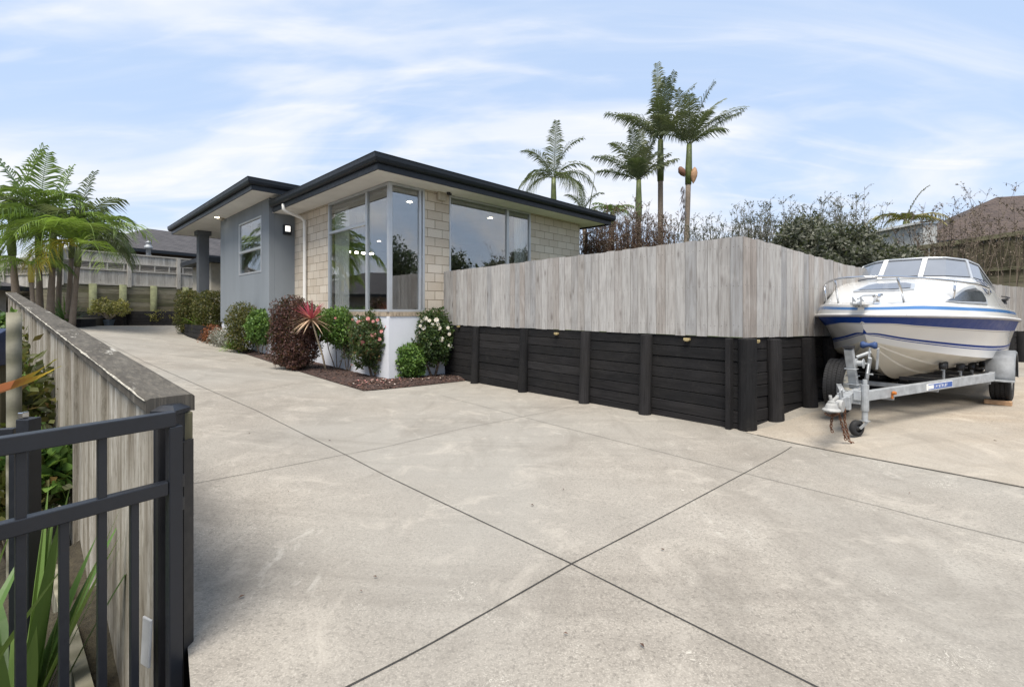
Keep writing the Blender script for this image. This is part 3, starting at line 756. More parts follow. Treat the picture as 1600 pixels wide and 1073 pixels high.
# ------------------------------------------------------------------ garden bed
BX, BY = -1.0, -.83
def hw(x, y): return Hm @ Vector((x, y, 0))
mb = MB(); rows = []
ybend = yL(310, BX)
for j in range(16):
    t = j/15; rows.append([])
    path = []
    for i in range(61): s_ = i/60; path.append((lerp(BX, 0.0, t), lerp(ybend, lerp(BY, 0, t), s_)))
    xe_ = xR(735, lerp(BY, 0, t))
    for i in range(1, 31): path.append((lerp(lerp(BX, 0.0, t), xe_, i/30), lerp(BY, 0, t)))
    for (x, y) in path:
        p = hw(x, y); h = gr(p.x, p.y)+.012+.06*sm(t, 0, .25)+.02*mnoise.noise(p*5)*min(1, t*6)
        rows[-1].append((p.x, p.y, h))
mb.grid(rows); bed = mb.build('garden_bed', m_mulch, smooth=True); struct(bed)
def bedh(x, y): return gr(x, y)+.06
mb = MB()     # bark chips
for _ in range(5200):
    if random.random() < .62: x, y = random.uniform(BX+.01, -.05), random.uniform(BY, ybend-2)
    else: x, y = random.uniform(BX, xR(728, -.4)), random.uniform(BY+.01, -.02)
    p = hw(x, y); t = min(x-BX, y-BY); z = gr(p.x, p.y)+.02+.06*sm(t, 0, .25); a = random.uniform(0, 6.3); s_ = random.uniform(.006, .022)
    dx = Vector((cos(a), sin(a), random.uniform(-.4, .4)))*s_; dy = Vector((-sin(a), cos(a), random.uniform(-.6, .6)))*s_*.45
    c = Vector((p.x, p.y, z)); mb.tone = random.random(); mb.add([c-dx-dy, c+dx-dy, c+dx+dy, c-dx+dy], [(0, 1, 2, 3)])
tagit(mb.build('bark_chips', leafm('bark_chip', [(.02, .012, .01), (.07, .04, .03), (.14, .08, .06)], 0, .95)), 'dark brown bark chips covering the garden bed', 'mulch', kind='stuff')
mb = MB()     # fallen petals
for _ in range(330):
    u = random.gauss(585, 32) if random.random() < .75 else random.uniform(640, 725)
    v = random.gauss(600, 6)-(0 if u < 650 else 4)
    p = G(u, v); l = Hi @ p
    if l.x < BX+.05 or l.y < BY+.04 or l.y > -.05 or u > 728: continue
    a = random.uniform(0, 6.3); s_ = random.uniform(.010, .026); z = gr(p.x, p.y)+.035+.06*sm(min(l.x-BX, l.y-BY), 0, .25)
    dx = Vector((cos(a), sin(a), random.uniform(-.3, .3)))*s_; dy = Vector((-sin(a), cos(a), random.uniform(-.3, .3)))*s_*.7; c = Vector((p.x, p.y, z))
    mb.tone = random.random() if u < 640 else random.uniform(.8, 1); mb.add([c-dx, c-dy, c+dx, c+dy], [(0, 1, 2, 3)])
tagit(mb.build('fallen_petals', leafm('fallen_petal', [(.5, .18, .17), (.6, .33, .3), (.68, .62, .55)], .2, .7)), 'pink and white petals fallen on the mulch', 'petals', kind='stuff')

# ------------------------------------------------------------------ black retaining wall with palings on top
def fz_base(leg, s_):    # bottom of palings (world z)
    return E-.313+(-.0*s_ if leg == 'A' else -.016*s_)
def fz_top(leg, s_):
    if leg == 'A': return E+.864
    return E+interp(s_, [(0, .864), (1.4, .742), (2.6, .645), (3.6, .60), (5, .58), (12, .555)])
ret = empty('retaining_wall', (P0.x, P0.y, gr(P0.x, P0.y)), 0, 'black stained timber retaining wall with round posts, turning a corner beside the boat', 'retaining wall')
RO = Vector(ret.location)
def boards(mb, P, d, nrm, s0, s1, zbase_fn, ztop_fn, bh=.143, th=.045, off=0, rel=RO, skip=None):
    """horizontal boards laid in bays; nrm = direction towards viewer"""
    k = 0; zt_ = ztop_fn(s0)
    while True:
        z1 = zt_-k*bh; z0 = z1-bh+.008
        if z1 < zbase_fn(s0)-.25: break
        mb.tone = random.random()
        jit = random.uniform(-.006, .006)
        dz = ztop_fn(s1)-ztop_fn(s0)
        a = P+d*s0+nrm*(off+jit); c = P+d*s1+nrm*(off+jit)
        A_ = Vector((a.x, a.y, (z0+z1)/2)); C_ = Vector((c.x, c.y, (z0+z1)/2+dz))
        mb.bar(A_-rel, C_-rel, th, z1-z0); k += 1
nAv = Vector((-dA.y, dA.x, 0)); nAv = nAv if nAv.y < 0 else -nAv
nBv = Vector((dB.y, -dB.x, 0))
postsA = [onplane(u, P0+nAv*.1, dA) for u in (1007, 912, 816, 741)]
postsA_all = [.03]+postsA+[6.45]
mb = MB()
sA = [-.02, *postsA, 6.6]
for a, c in zip(sA, sA[1:]):
    boards(mb, P0, dA, nAv, a+.0, c-.0, lambda s_: gr(*(P0+dA*s_).xy), lambda s_: E-.318)
mb.build('board_panel', m_black, ret, bevel=.005); mb = MB()
sBp = [onplane(u, P0+nBv*.1, dB) for u in (1214, 1267, 1300)]+[2.9, 3.9, 4.9, 5.9, 6.9, 7.9, 8.9, 9.9, 10.9]
sB = [.02]+sBp+[12.2]
for a, c in zip(sB, sB[1:]):
    boards(mb, P0, dB, nBv, a, c, lambda s_: gr(*(P0+dB*s_).xy), lambda s_: fz_base('B', s_)-.005)
mb.build('board_panel', m_black, ret, bevel=.005)
def post(x, y, rad, z1, lean, mat=m_black, name='post', par=ret, rel=RO):
    zg = gr(x, y)-.05; n = 6; pts = [Vector((x, y, zg)).lerp(Vector((x, y, z1))+lean, i/n) for i in range(n+1)]
    mb = MB(); mb.tone = random.random()
    mb.tube([p-rel for p in pts]+[pts[-1]+Vector((0, 0, .006))-rel], [rad*1.03]+[rad]*n+[rad*.9], 18)
    return mb.build(name, mat, par, smooth=False, bevel=0)
for s_ in postsA: p = P0+dA*s_+nAv*.095; post(p.x, p.y, .082, E-.335, -nAv*.05)
p = P0+nAv*.10+dB*.13+nBv*.05; post(p.x, p.y, .10, E-.33, Vector((0, 0, 0)))
mb = MB(); p = P0+nAv*.055+dA*.1; mb.bar(Vector((p.x, p.y, gr(p.x, p.y)-.05))-RO, Vector((p.x, p.y, E-.325))-RO, .06, .12, nAv); mb.tone = .4; mb.build('corner_batten', m_black, ret, bevel=.01)
for s_ in sBp: p = P0+dB*s_+nBv*.095; post(p.x, p.y, .088, E-.345-.016*s_, -nBv*.04)
for u, v, P, d, nv in ((1074, 530, P0, dA, nAv), (870, 521, P0, dA, nAv), (717, 510, P0, dA, nAv), (1181, 533, P0, dB, nBv)):
    s_ = onplane(u, P+nv*.04, d); q = P+d*s_+nv*.05; z = E-(v-485)/F*q.y
    mb = MB(); mb.ob(Vector((q.x, q.y, z))-RO, d, nv, (0, 0, 1), .040, .022, .016); mb.ob(Vector((q.x, q.y, z-.018))-RO, d, nv, (0, 0, 1), .028, .018, .008); mb.build('step_light', m_brass, ret, bevel=.006)
fen = empty('paling_fence', (P0.x, P0.y, E-.31), 0, 'weathered grey vertical paling fence standing on the black retaining wall', 'fence')
FO = Vector(fen.location)
def palings(mb, leg, P, d, nv, s0, s1, rel, zb_, zt_, wd=.139, gap=.0028):
    s_ = s0; k = 0
    while s_ < s1:
        wv = wd*random.uniform(.93, 1.06); off = .0; mb.tone = random.random()
        if random.random() < .5: mb.tone = random.choice((.33, .5, .66, .9, 1))
        a = P+d*(s_+gap)+nv*(off+.02+random.uniform(-.004, .004)); c = P+d*(s_+wv-gap)+nv*(off+.02+random.uniform(-.004, .004)); t = .018
        zb0 = zb_(s_)+random.uniform(-.008, .006); z0 = zt_(s_)+random.uniform(-.009, .007); z1 = z0+zt_(s_+wv)-zt_(s_)+random.uniform(-.004, .004)
        vs = []
        for q, z in ((a, z0), (c, z1)):
            for o in (0, t):
                for zz in (zb0, z): vs.append(Vector((q.x, q.y, zz))+nv*o-rel)
        # idx: a-back-bot0,a-back-top1,a-front-bot2,a-front-top3,c-back-bot4,5,c-front-bot6,7
        h0 = z0-zb0; uvf = [(0, 0), (wv, 0), (wv, h0), (0, h0)]
        fs = [(2, 6, 7, 3), (4, 0, 1, 5), (0, 2, 3, 1), (6, 4, 5, 7), (1, 3, 7, 5), (0, 4, 6, 2)]
        ou = s_*1.0
        uv = [[(ou+x, y) for x, y in uvf], [(ou+x, y) for x, y in uvf]]+[[(ou, 0), (ou+.02, 0), (ou+.02, h0), (ou, h0)]]*2+[[(ou, 0), (ou+.02, 0), (ou+wv, .02), (ou+wv, 0)]]*2
        mb.add(vs, fs, uv)
        mb.mi = 1
        for zz in (.13, .6, 1.05):
            if zz > z0-zb0-.06: continue
            for ff in (.28, .72):
                q = a.lerp(c, ff)+nv*(t+.0012); q = Vector((q.x, q.y, E-.31+zz+random.uniform(-.008, .008)))-rel; r_ = .0042
                mb.add([q+d*(r_*cos(i*1.047))+Vector((0, 0, r_*sin(i*1.047))) for i in range(6)], [(0, 1, 2, 3, 4, 5)])
        mb.mi = 0; s_ += wv; k += 1
mb = MB(); palings(mb, 'A', P0, dA, nAv, -.036, 6.5, FO, lambda s_: fz_base('A', s_), lambda s_: fz_top('A', s_)); mb.build('paling_panel', [m_pal, m_nail], fen)
mb = MB(); palings(mb, 'B', P0, dB, nBv, .0, 12, FO, lambda s_: fz_base('B', s_), lambda s_: fz_top('B', s_), .13); mb.build('paling_panel', [m_pal, m_nail], fen)
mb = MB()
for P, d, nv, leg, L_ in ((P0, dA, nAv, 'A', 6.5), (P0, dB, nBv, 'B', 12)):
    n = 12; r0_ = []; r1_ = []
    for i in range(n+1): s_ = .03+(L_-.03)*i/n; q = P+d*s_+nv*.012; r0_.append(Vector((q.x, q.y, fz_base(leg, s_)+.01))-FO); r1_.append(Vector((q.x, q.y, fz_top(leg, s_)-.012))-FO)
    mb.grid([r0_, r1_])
mb.build('gap_shade_sheet', simple('gap_shade_dark', (.05, .045, .04), .95), fen)  # sheet added behind the palings; its dark colour paints shade into the gaps
mb = MB()
for z in (.12, .6, 1.05):
    mb.bar(P0+Vector((0, 0, E-.31+z))-FO, P0+dA*6.5+Vector((0, 0, E-.31+z))-FO, .045, .09); z2 = min(z, .75)
    mb.bar(P0+dB*.1+Vector((0, 0, E-.31+z2))-FO, P0+dB*12+Vector((0, 0, E-.5+z2))-FO, .045, .09)
mb.build('rail', m_grayfence, fen)

# ------------------------------------------------------------------ left boundary wall
def wtop(s_): return E-.309+.0586*s_
wal = empty('boundary_fence', (WL0.x, WL0.y, E-1.8), 0, 'stained board boundary fence with a broad lichened cap beside the drive', 'boundary fence')
WO = Vector(wal.location); nW = Vector((-WLd.y, WLd.x, 0))    # towards the left garden
LW = 11.3
seams = [.0, .95, 1.9, 2.35, 3.6, 4.9, 5.2, 6.6, 7.4, 8.6, 9.5, 10.4, LW]
mb = MB()
def wallseg(a, c, off):
    P = WL0+nW*(.02+off)+WLd*a+Vector((0, 0, 0)); Q = WL0+nW*(.02+off)+WLd*c
    th = nW*(.10-off)
    vs = []; z00 = E-2.0
    # front end cut square to the camera: shift inner edge
    for q, s_ in ((P, a), (Q, c)):
        for o in (Vector((0, 0, 0)), nW*.085):
            qq = q+o
            if s_ == 0: qq = Vector((qq.x, 1.75, 0))if False else qq
            for z in (z00, wtop(s_)-.035): vs.append(Vector((qq.x, qq.y, z))-WO)
    fs = [(2, 3, 7, 6), (0, 4, 5, 1), (0, 1, 3, 2), (4, 6, 7, 5), (1, 5, 7, 3), (0, 2, 6, 4)]
    h0 = 2
    uv = [[(a, 0), (a, h0), (c, h0), (c, 0)], [(a, 0), (c, 0), (c, h0), (a, h0)]]+[[(0, 0), (0, h0), (.1, h0), (.1, 0)]]*2+[[(0, 0)]*4]*2
    mb.add(vs, fs, uv)
for i, (a, c) in enumerate(zip(seams, seams[1:])): wallseg(a+.006, c-.006, 0)
mb.build('board_panel', m_streak, wal, bevel=.004)
for a in seams[1:-1]:
    m2 = MB(); p = WL0+nW*.115+WLd*a; m2.tone = random.random()
    m2.bar(Vector((p.x, p.y, E-1.95))-WO, Vector((p.x, p.y, wtop(a)-.06))-WO, .022, .05, WLd); m2.build('batten', m_streak, wal)
mb = MB(); rows = []
n = 60
for i in range(n+1):
    s_ = -.03+i/n*(LW+.03); j = .004*mnoise.noise((s_*7, 0, 3)); z = wtop(s_)
    c0 = WL0+WLd*s_; e_ = lambda o: c0+nW*o
    inner = c0-nW*.012; outer = c0+nW*(.135+j)
    if i == 0: outer = Vector((outer.x+.0, outer.y, 0))
    rows.append([Vector((inner.x, inner.y, z-.062+j)), Vector((inner.x, inner.y, z-.008+j)), Vector((inner.x, inner.y, z+j))+nW*.008, Vector((outer.x, outer.y, z+j*.5))-nW*.012, Vector((outer.x, outer.y, z-.006+j)), Vector((outer.x, outer.y, z-.05))])
rows = [[p-WO for p in r] for r in rows]
mb.grid(rows, True); mb.add(rows[0], [(0, 1, 2, 3, 4, 5)]); mb.add(rows[-1], [(5, 4, 3, 2, 1, 0)])
mb.build('cap', m_cap, wal, bevel=.003)
mb = MB(); rows = []
for i in range(121):
    s_ = -.03+i/120*(LW+.03); z = wtop(s_); c0 = WL0+WLd*s_+nW*(.1395+.004*mnoise.noise((s_*9, 0, 3))); r = .0045+.004*abs(mnoise.noise((s_*14, 2, 0)))
    rows.append(Vector((c0.x, c0.y, z-.004+.002*mnoise.noise((s_*20, 0, 0))))-WO)
mb.tube(rows, [.002+.007*abs(mnoise.noise((i*.9, 2, 0))) for i in range(121)], 6); mb.build('lichen_edge', m_capedge, wal)
# dark end channel and post at the near end
mb = MB(); p = WL0+nW*.085-WLd*.045; mb.bar(Vector((p.x, p.y, E-2))-WO, Vector((p.x, p.y, wtop(0)-.055))-WO, .05, .07, WLd); mb.build('end_channel', m_blackp, wal, bevel=.004)
mb = MB(); p = WL0+nW*.03-WLd*.03; mb.bar(Vector((p.x, p.y, E-2))-WO, Vector((p.x, p.y, wtop(0)-.064))-WO, .06, .05, WLd); mb.build('end_post', m_mossf, wal, bevel=.004)
# pale plate fixed to the fence end
a = W(229, 1002, 1.60); mb = MB(); mb.ob((0, 0, 0), (1, -.5, 0), (.5, 1, 0), (.05, 0, 1), .027, .004, .083)
o = mb.build('plate', m_plate, bevel=.006, loc=a); tagit(o, 'small pale grey plate hanging at the end of the board fence', 'plate')

# ------------------------------------------------------------------ gate and posts
GP = Vector((-1.165, 1.60, 0)); Gd = Vector((-.233, -.325, 0)).normalized(); nG = Vector((-Gd.y, Gd.x, 0))
gate = empty('gate', (GP.x, GP.y, E-1.4), 0, 'black metal bar gate swung open towards the camera', 'gate'); GO = Vector(gate.location)
def gz(s_, z): p = GP+Gd*s_; return Vector((p.x, p.y, z))-GO
zt_, zm_ = E-.371, E-.603
mb = MB(); mb.bar(gz(.0, zt_), gz(1.05, zt_), .04, .05); mb.build('top_rail', m_blackm, gate, bevel=.003)
mb = MB(); mb.bar(gz(.021, zm_), gz(1.03, zm_), .034, .045); mb.build('middle_rail', m_blackm, gate, bevel=.003)
mb = MB(); mb.bar(gz(.021, E-1.33), gz(1.03, E-1.33), .034, .045); mb.build('bottom_rail', m_blackm, gate, bevel=.003)
for s_ in (0, 1.05):
    mb = MB(); mb.bar(gz(s_, E-1.36), gz(s_, zt_-.0255 if s_ == 0 else zt_-.0255), .04, .04, Gd); mb.build('stile', m_blackm, gate, bevel=.003)
us = [209.5, 159, 99.5, 32]; ss = [onplane(u, GP, Gd) for u in us]; dlt = (ss[3]-ss[0])/3
ss += [ss[3]+dlt*i for i in range(1, 5)]
for i, s_ in enumerate(ss):
    if s_ > 1.0: break
    top = zt_-.025 if i % 2 else zm_-.022
    mb = MB(); mb.bar(gz(s_, E-1.31), gz(s_, top), .022, .022, Gd); mb.build('bar', m_blackm, gate, bevel=.002)
gp = Vector((-1.232, 1.675, 0))
po = empty('gate_post', (gp.x, gp.y, E-1.4), 0, 'square black hinge post at the end of the board fence', 'gate post')
mb = MB(); mb.box(-.037, .037, -.035, .035, -.4, 1.03); mb.build('post', m_blackm, po, bevel=.003)
mb = MB(); mb.box(-.043, .043, -.041, .041, 1.031, 1.045); mb.add([(-.043, -.041, 1.045), (.043, -.041, 1.045), (.043, .041, 1.045), (-.043, .041, 1.045), (-.022, -.02, 1.062), (.022, -.02, 1.062), (.022, .02, 1.062), (-.022, .02, 1.062)], [(0, 1, 5, 4), (1, 2, 6, 5), (2, 3, 7, 6), (3, 0, 4, 7), (4, 5, 6, 7)])
mb.build('post_cap', m_blackm, po)
for z in (.78, .70):
    mb = MB(); mb.box(.048, .076, -.05, -.036, z, z+.045); h = mb.build('hinge', m_blackm, po, bevel=.002)
    MB().lathe((.064, -.052, z+.03), [(.005, 0), (.006, -.004), (.001, -.006)], 8, (0, 1, 0)).build('bolt', m_chrome, h)
mb = MB(); mb.box(.047, .062, -.02, .03, -.4, .93); mb.build('hinge_strip', m_blackp, po)
# second gate behind, at the left edge
g2 = empty('latch_post', (W(45, 653, 1.95).x, 1.95, E-1.8), 0, 'black latch post left of the open gate, bright latch on top', 'gate post')
mb = MB(); mb.box(-.027, .027, -.027, .027, 0, 1.8-.452); mb.build('post', m_blackm, g2, bevel=.003)
mb = MB(); mb.box(-.027, -.008, -.02, .01, 1.8-.451, 1.8-.425); mb.build('latch', m_chrome, g2, bevel=.003)
pp = W(24, 668, 1.95)
g3 = empty('side_gate', (pp.x, pp.y, E-1.8), 0, 'black metal gate leaf partly out of frame beside the latch post', 'gate')
mb = MB(); mb.bar((0, 0, 1.8-.51), (-.9, -.35, 1.8-.51), .03, .035); mb.build('top_rail', m_blackm, g3, bevel=.002)
mb = MB(); mb.bar((0, 0, .1), (0, 0, 1.8-.528), .03, .03, (1, .4, 0)); mb.build('stile', m_blackm, g3, bevel=.002)
for i in range(1, 7):
    mb = MB(); mb.bar((-.13*i, -.0506*i, .12), (-.13*i, -.0506*i, 1.8-.528), .02, .02, (1, .4, 0)); mb.build('bar', m_blackm, g3)
# round log post
lp = W(22, 670, 2.6)
mb = MB(); n = 14; mb.tube([(0, 0, -.9+i*(E-.01-lp.z+.9)/n) for i in range(n+1)], [.031+.003*mnoise.noise((0, 0, i*.7)) for i in range(n+1)], 14)
o = mb.build('log_post', m_log, smooth=True, loc=(lp.x, lp.y, lp.z)); tagit(o, 'round lichened timber post in the left garden beside the fence', 'post')
lb = W(-18, 535, 3.4)
lbx = empty('letterbox', (lb.x, lb.y, E-1.6), .3, 'dark blue letterbox on a post at the left frame edge', 'letterbox')
mb = MB(); mb.box(-.14, .12, -.1, .1, 1.6-.40, 1.6-.17); mb.add([(-.14, -.1, 1.431), (.12, -.1, 1.431), (.12, .1, 1.431), (-.14, .1, 1.431), (-.14, 0, 1.47), (.12, 0, 1.47)], [(0, 1, 5, 4), (2, 3, 4, 5), (0, 4, 3), (1, 2, 5)]); mb.build('box', m_blue, lbx, bevel=.006)
mb = MB(); mb.box(.02, .09, -.04, .04, 0, 1.2); mb.build('post', m_mossf, lbx)

# ------------------------------------------------------------------ vegetation builders
def leafquad(mb, c, d, n, l, wd):
    """leaf with tip along d, normal n"""
    s_ = d.cross(n).normalized()*wd; n = n.normalized()*(l*.12)
    mb.add([c, c+d*(l*.45)+s_-n*.2, c+d*l, c+d*(l*.45)-s_-n*.2], [(0, 1, 2, 3)])
def rdir():
    while True:
        v = Vector((random.uniform(-1, 1), random.uniform(-1, 1), random.uniform(-1, 1)))
        if .05 < v.length < 1: return v.normalized()
DENS = 1.9
def crown(mb, c, rx, ry, rz, n, leaf, p=2.0, lump=.18, shell=.35, flat=.5, gaps=.0, seed=0):
    """leaves through the outer shell of a lumpy super-ellipsoid"""
    leaf *= 1.12
    for _ in range(int(n*DENS)):
        d = rdir()
        k = (abs(d.x)**p+abs(d.y)**p+abs(d.z)**p)**(-1/p)
        ln = mnoise.noise(Vector((d.x*2.3+seed, d.y*2.3, d.z*2.3)))*lump*2
        ln2 = mnoise.noise(Vector((d.x*6+seed, d.y*6, d.z*6)))
        if gaps and ln2 < -.35+gaps*.3 and random.random() < gaps: continue
        r = (1+ln+ln2*lump*.9)*(1-shell*random.random()**1.6)*(1+(random.random()**2*.16 if random.random() < .07 else 0))
        q = Vector((d.x*k*rx*r, d.y*k*ry*r, d.z*k*rz*r))+c
        o = (Vector((d.x/rx, d.y/ry, d.z/rz))).normalized()
        dd = (o*.6+rdir()*.9+Vector((0, 0, .1))).normalized()
        nn = (o+rdir()*.8).normalized()
        mb.tone = min(1, max(0, random.gauss(.42, .22)+ln2*.18))
        leafquad(mb, q, dd, nn, leaf*random.uniform(.55, 1.4), leaf*random.uniform(.2, .36))
def flower(mb, c, nrm, r):
    nrm = nrm.normalized(); a = nrm.orthogonal().normalized(); b2 = nrm.cross(a)
    for ring, (rr, up, k) in enumerate(((1, .15, 7), (.68, .35, 6), (.35, .5, 4))):
        for i in range(k):
            t = 2*pi*(i+ring*.5)/k+random.uniform(-.1, .1); d = (a*cos(t)+b2*sin(t)); s_ = nrm.cross(d)
            mb.tone = random.random()
            mb.add([c+nrm*r*up*.2, c+d*r*rr*.6+s_*r*rr*.42+nrm*r*up*.6, c+d*r*rr+nrm*r*up, c+d*r*rr*.6-s_*r*rr*.42+nrm*r*up*.6], [(0, 1, 2, 3)])
def branches(mb, base, c, rx, rz, n, r0, seed=0):
    for i in range(n):
        a = 2*pi*i/n+random.uniform(-.5, .5); e = c+Vector((cos(a)*rx*.6, sin(a)*rx*.6, random.uniform(-.2, .6)*rz))
        m = base.lerp(e, .5)+Vector((cos(a)*rx*.12, sin(a)*rx*.12, .05*rz))
        mb.tube([base, base.lerp(m, .5), m, e], [r0, r0*.8, r0*.6, r0*.25], 6)
def shrub(name, label, cat, u, vbase, vtop, ul, ur, mat, n, leaf, clear=.0, p=2.2, lump=.16, group=None, dy=1.0, flowers=None, nst=3, fn=None, shell=.6, Y=None, stem=.014, gaps=0, bark=m_bark):
    """u/vbase: foot; vtop crown top; ul..ur crown extent in the picture; clear: fraction of the height with bare stem"""
    g = G(u, vbase) if Y is None else W(u, vbase, Y)
    Yb = g.y; H = (vbase-vtop)/F*Yb; Wd = (ur-ul)/F*Yb/2; cxm = ((ul+ur)/2-u)/F*Yb
    root = empty(name, (g.x, g.y, g.z+.03), 0, label, cat, group)
    z0 = H*clear; c = Vector((cxm, 0, z0+(H-z0)/2))
    mb = MB(); crown(mb, c, Wd*.92, Wd*.92*dy, (H-z0)/2*.95, n, leaf, p, lump, shell, seed=u*.37, gaps=gaps)
    mb.build('foliage', mat, root)
    mb = MB(); branches(mb, Vector((0, 0, -.08)), c, Wd, (H-z0)/2, nst, stem); mb.build('stem', bark, root, smooth=True)
    if flowers:
        fm, spots, r, nm = flowers; mb = MB()
        for (fu, fv) in spots:
            q = W(fu, fv, Yb-Wd*.86*dy*max(.35, sqrt(max(0.05, 1-((fu-(ul+ur)/2)/((ur-ul)/2))**2*.9))))-Vector(root.location)
            flower(mb, q, Vector((q.x*.3, -1, random.uniform(-.1, .5))), r*random.uniform(.85, 1.4))
        mb.build('flowers', fm, root)
    return root
# bed shrubs, from the porch towards the fence
H_ = 'shrubs in the bed along the house'
pA = yL(293, gx-.05)
shrub('hedge_shrub', 'clipped olive green hedge block behind the strappy planter at the porch', 'hedge', 297, 522, 455, 279, 314, lf_olive, 3600, .06, 0, 4.5, .06, 'clipped hedges by the porch', 1, Y=17.4)
shrub('hedge_shrub', 'clipped reddish olive hedge block touching the grey wall at the porch', 'hedge', 327, 528, 455, 307, 348, lf_olive, 4200, .055, 0, 4.5, .06, 'clipped hedges by the porch', 1, Y=16.6)
shrub('flowering_sedum', 'low rust coloured flowering plant right of the porch planter', 'plant', 335, 541, 510, 316, 352, lf_rust, 900, .05, 0, 2.2, .25, H_, 1, Y=14.9, nst=4)
shrub('pale_daisy_bush', 'low greyish white flowering bush between rust plant and bright grass', 'plant', 348, 546, 513, 328, 370, lf_white, 1500, .035, 0, 2.2, .2, H_, 1, Y=14.0, nst=4)
shrub('clipped_bush', 'rounded green clipped bush at the grey wall corner', 'bush', 381, 552, 476, 357, 403, lf_olive, 3600, .05, .05, 3, .12, H_, 1)
shrub('leafy_bush', 'glossy mid green bush on bare stems left of the maroon hedge', 'bush', 407, 557, 486, 387, 428, lf_green, 2200, .065, .25, 2.4, .16, H_, 1, nst=4)
shrub('maroon_hedge', 'large maroon leaved hedge bush under the downpipe', 'hedge', 460, 578, 472, 424, 498, lf_maroon, 10500, .045, .0, 4.2, .13, H_, .62, nst=5)
shrub('green_bush', 'spreading green bush behind the red cordyline', 'bush', 527, 582, 483, 488, 566, lf_green, 3400, .06, .42, 2.4, .2, H_, .7, nst=4, flowers=(lf_pink, [(524, 497), (551, 499)], .03, 'pink'))
shrub('sapling', 'slender sapling with few leaves below the corner window sill', 'sapling', 543, 584, 488, 528, 566, lf_pinkt, 700, .06, .2, 2, .3, H_, .8, nst=3, gaps=.6)
shrub('pink_camellia', 'rounded dark camellia with pink flowers below the corner window', 'camellia', 583, 593, 494, 548, 615, lf_pinkt, 4300, .06, .16, 2.4, .17, H_, .95, nst=2, stem=.028,
      flowers=(lf_pink, [(575, 498), (583, 502), (564, 533), (567, 535), (590, 500), (596, 518), (582, 524), (604, 510), (586, 523), (560, 503), (593, 530)], .04, 'pink'))
shrub('low_green_bush', 'low bright green bush against the white plinth', 'bush', 637, 594, 536, 607, 668, lf_green, 3400, .06, .0, 2.2, .14, H_, .9, nst=4)
shrub('white_camellia', 'dark camellia with white flowers against the end of the black wall', 'camellia', 678, 592, 488, 646, 708, lf_dark, 4400, .062, .2, 2.4, .16, H_, .95, nst=2, stem=.03,
      flowers=(lf_petal, [(687, 513), (655, 519), (651, 527), (671, 537), (684, 507), (700, 512), (676, 508), (671, 501), (665, 498), (659, 502), (657, 509), (702, 522), (703, 540), (682, 500), (690, 530), (662, 512)], .045, 'white'))
# cordyline
g = G(511, 584); Yb = g.y
co = empty('red_cordyline', (g.x, g.y, g.z), 0, 'spiky red and cream cordyline on a thin leaning trunk', 'cordyline', H_)
top = W(487, 499, Yb-.30)-g
mb = MB(); mb.tube([(0, 0, -.05), Vector((0, 0, 0)).lerp(top, .35)+Vector((.015, 0, 0)), Vector((0, 0, 0)).lerp(top, .7), top], [.024, .019, .017, .016], 10); mb.build('trunk', trunkm('pale_cane', (.30, .24, .16), (.5, .42, .32), 8), co, smooth=True)
mb = MB()
for i in range(95):
    el = random.uniform(-.45, 1.2); az = random.uniform(0, 6.28); d = Vector((cos(az)*cos(el), sin(az)*cos(el), sin(el))); l = random.uniform(.42, .56)
    s_ = d.cross(Vector((0, 0, 1))).normalized()*.016; tn = .15+.75*(1-sm(el, -.2, .9)); pts = []
    for k in range(5):
        t = k/4; q = top+d*l*t+Vector((0, 0, -.10*t*t*(1.2-max(0, sin(el))))); wv = s_*(.5+1.6*t*(1-t)*1.6)*(1-t*.95)*1.6; pts.append((q-wv, q+wv))
    for k in range(4): mb.tone = min(1, max(0, tn+random.uniform(-.12, .12)+(.25 if k > 1 and el < .3 else 0))); mb.add([pts[k][0], pts[k][1], pts[k+1][1], pts[k+1][0]], [(0, 1, 2, 3)])
mb.build('leaf_head', lf_red, co)
def straps(name, label, cat, loc, n, l, wd, mat, el0=.3, el1=1.4, droop=.5, group=None, rad=.06, parent=None, keepoff=None):
    mb = MB()
    for i in range(n):
        az = random.uniform(0, 6.28); el = random.uniform(el0, el1)
        if keepoff and cos(az-keepoff[0]) > -.1: el = random.uniform(keepoff[1], 1.5)
        L_ = l*random.uniform(.6, 1.1); d = Vector((cos(az)*cos(el), sin(az)*cos(el), sin(el)))
        b0 = Vector((cos(az), sin(az), 0))*rad*random.random(); s_ = Vector((-sin(az), cos(az), 0)); pts = []
        K = 7
        for k in range(K+1):
            t = k/K; q = b0+d*L_*t+Vector((0, 0, -droop*L_*t*t*cos(el))); ww = wd*(.55+.9*t*(1-t)*2)*(1-t**3)
            fold = Vector((0, 0, wd*.25)); pts.append((q-s_*ww, q+fold*0-Vector((0, 0, wd*.35*(1-t))), q+s_*ww))
        mb.tone = random.random()
        for k in range(K):
            a, c = pts[k], pts[k+1]; mb.add([a[0], a[1], c[1], c[0]], [(0, 1, 2, 3)]); mb.add([a[1], a[2], c[2], c[1]], [(0, 1, 2, 3)])
    o = mb.build(name, mat, parent, smooth=True, loc=loc)
    if label: tagit(o, label, cat, group)
    return o
p = G(356, 549); straps('grass_clump', 'bright green grassy clump at the bed edge', 'grass clump', (p.x+.1, p.y+.15, p.z+.05), 130, .52, .012, lf_grass, .35, 1.4, .7, H_, .14)
p = G(478, 577); 
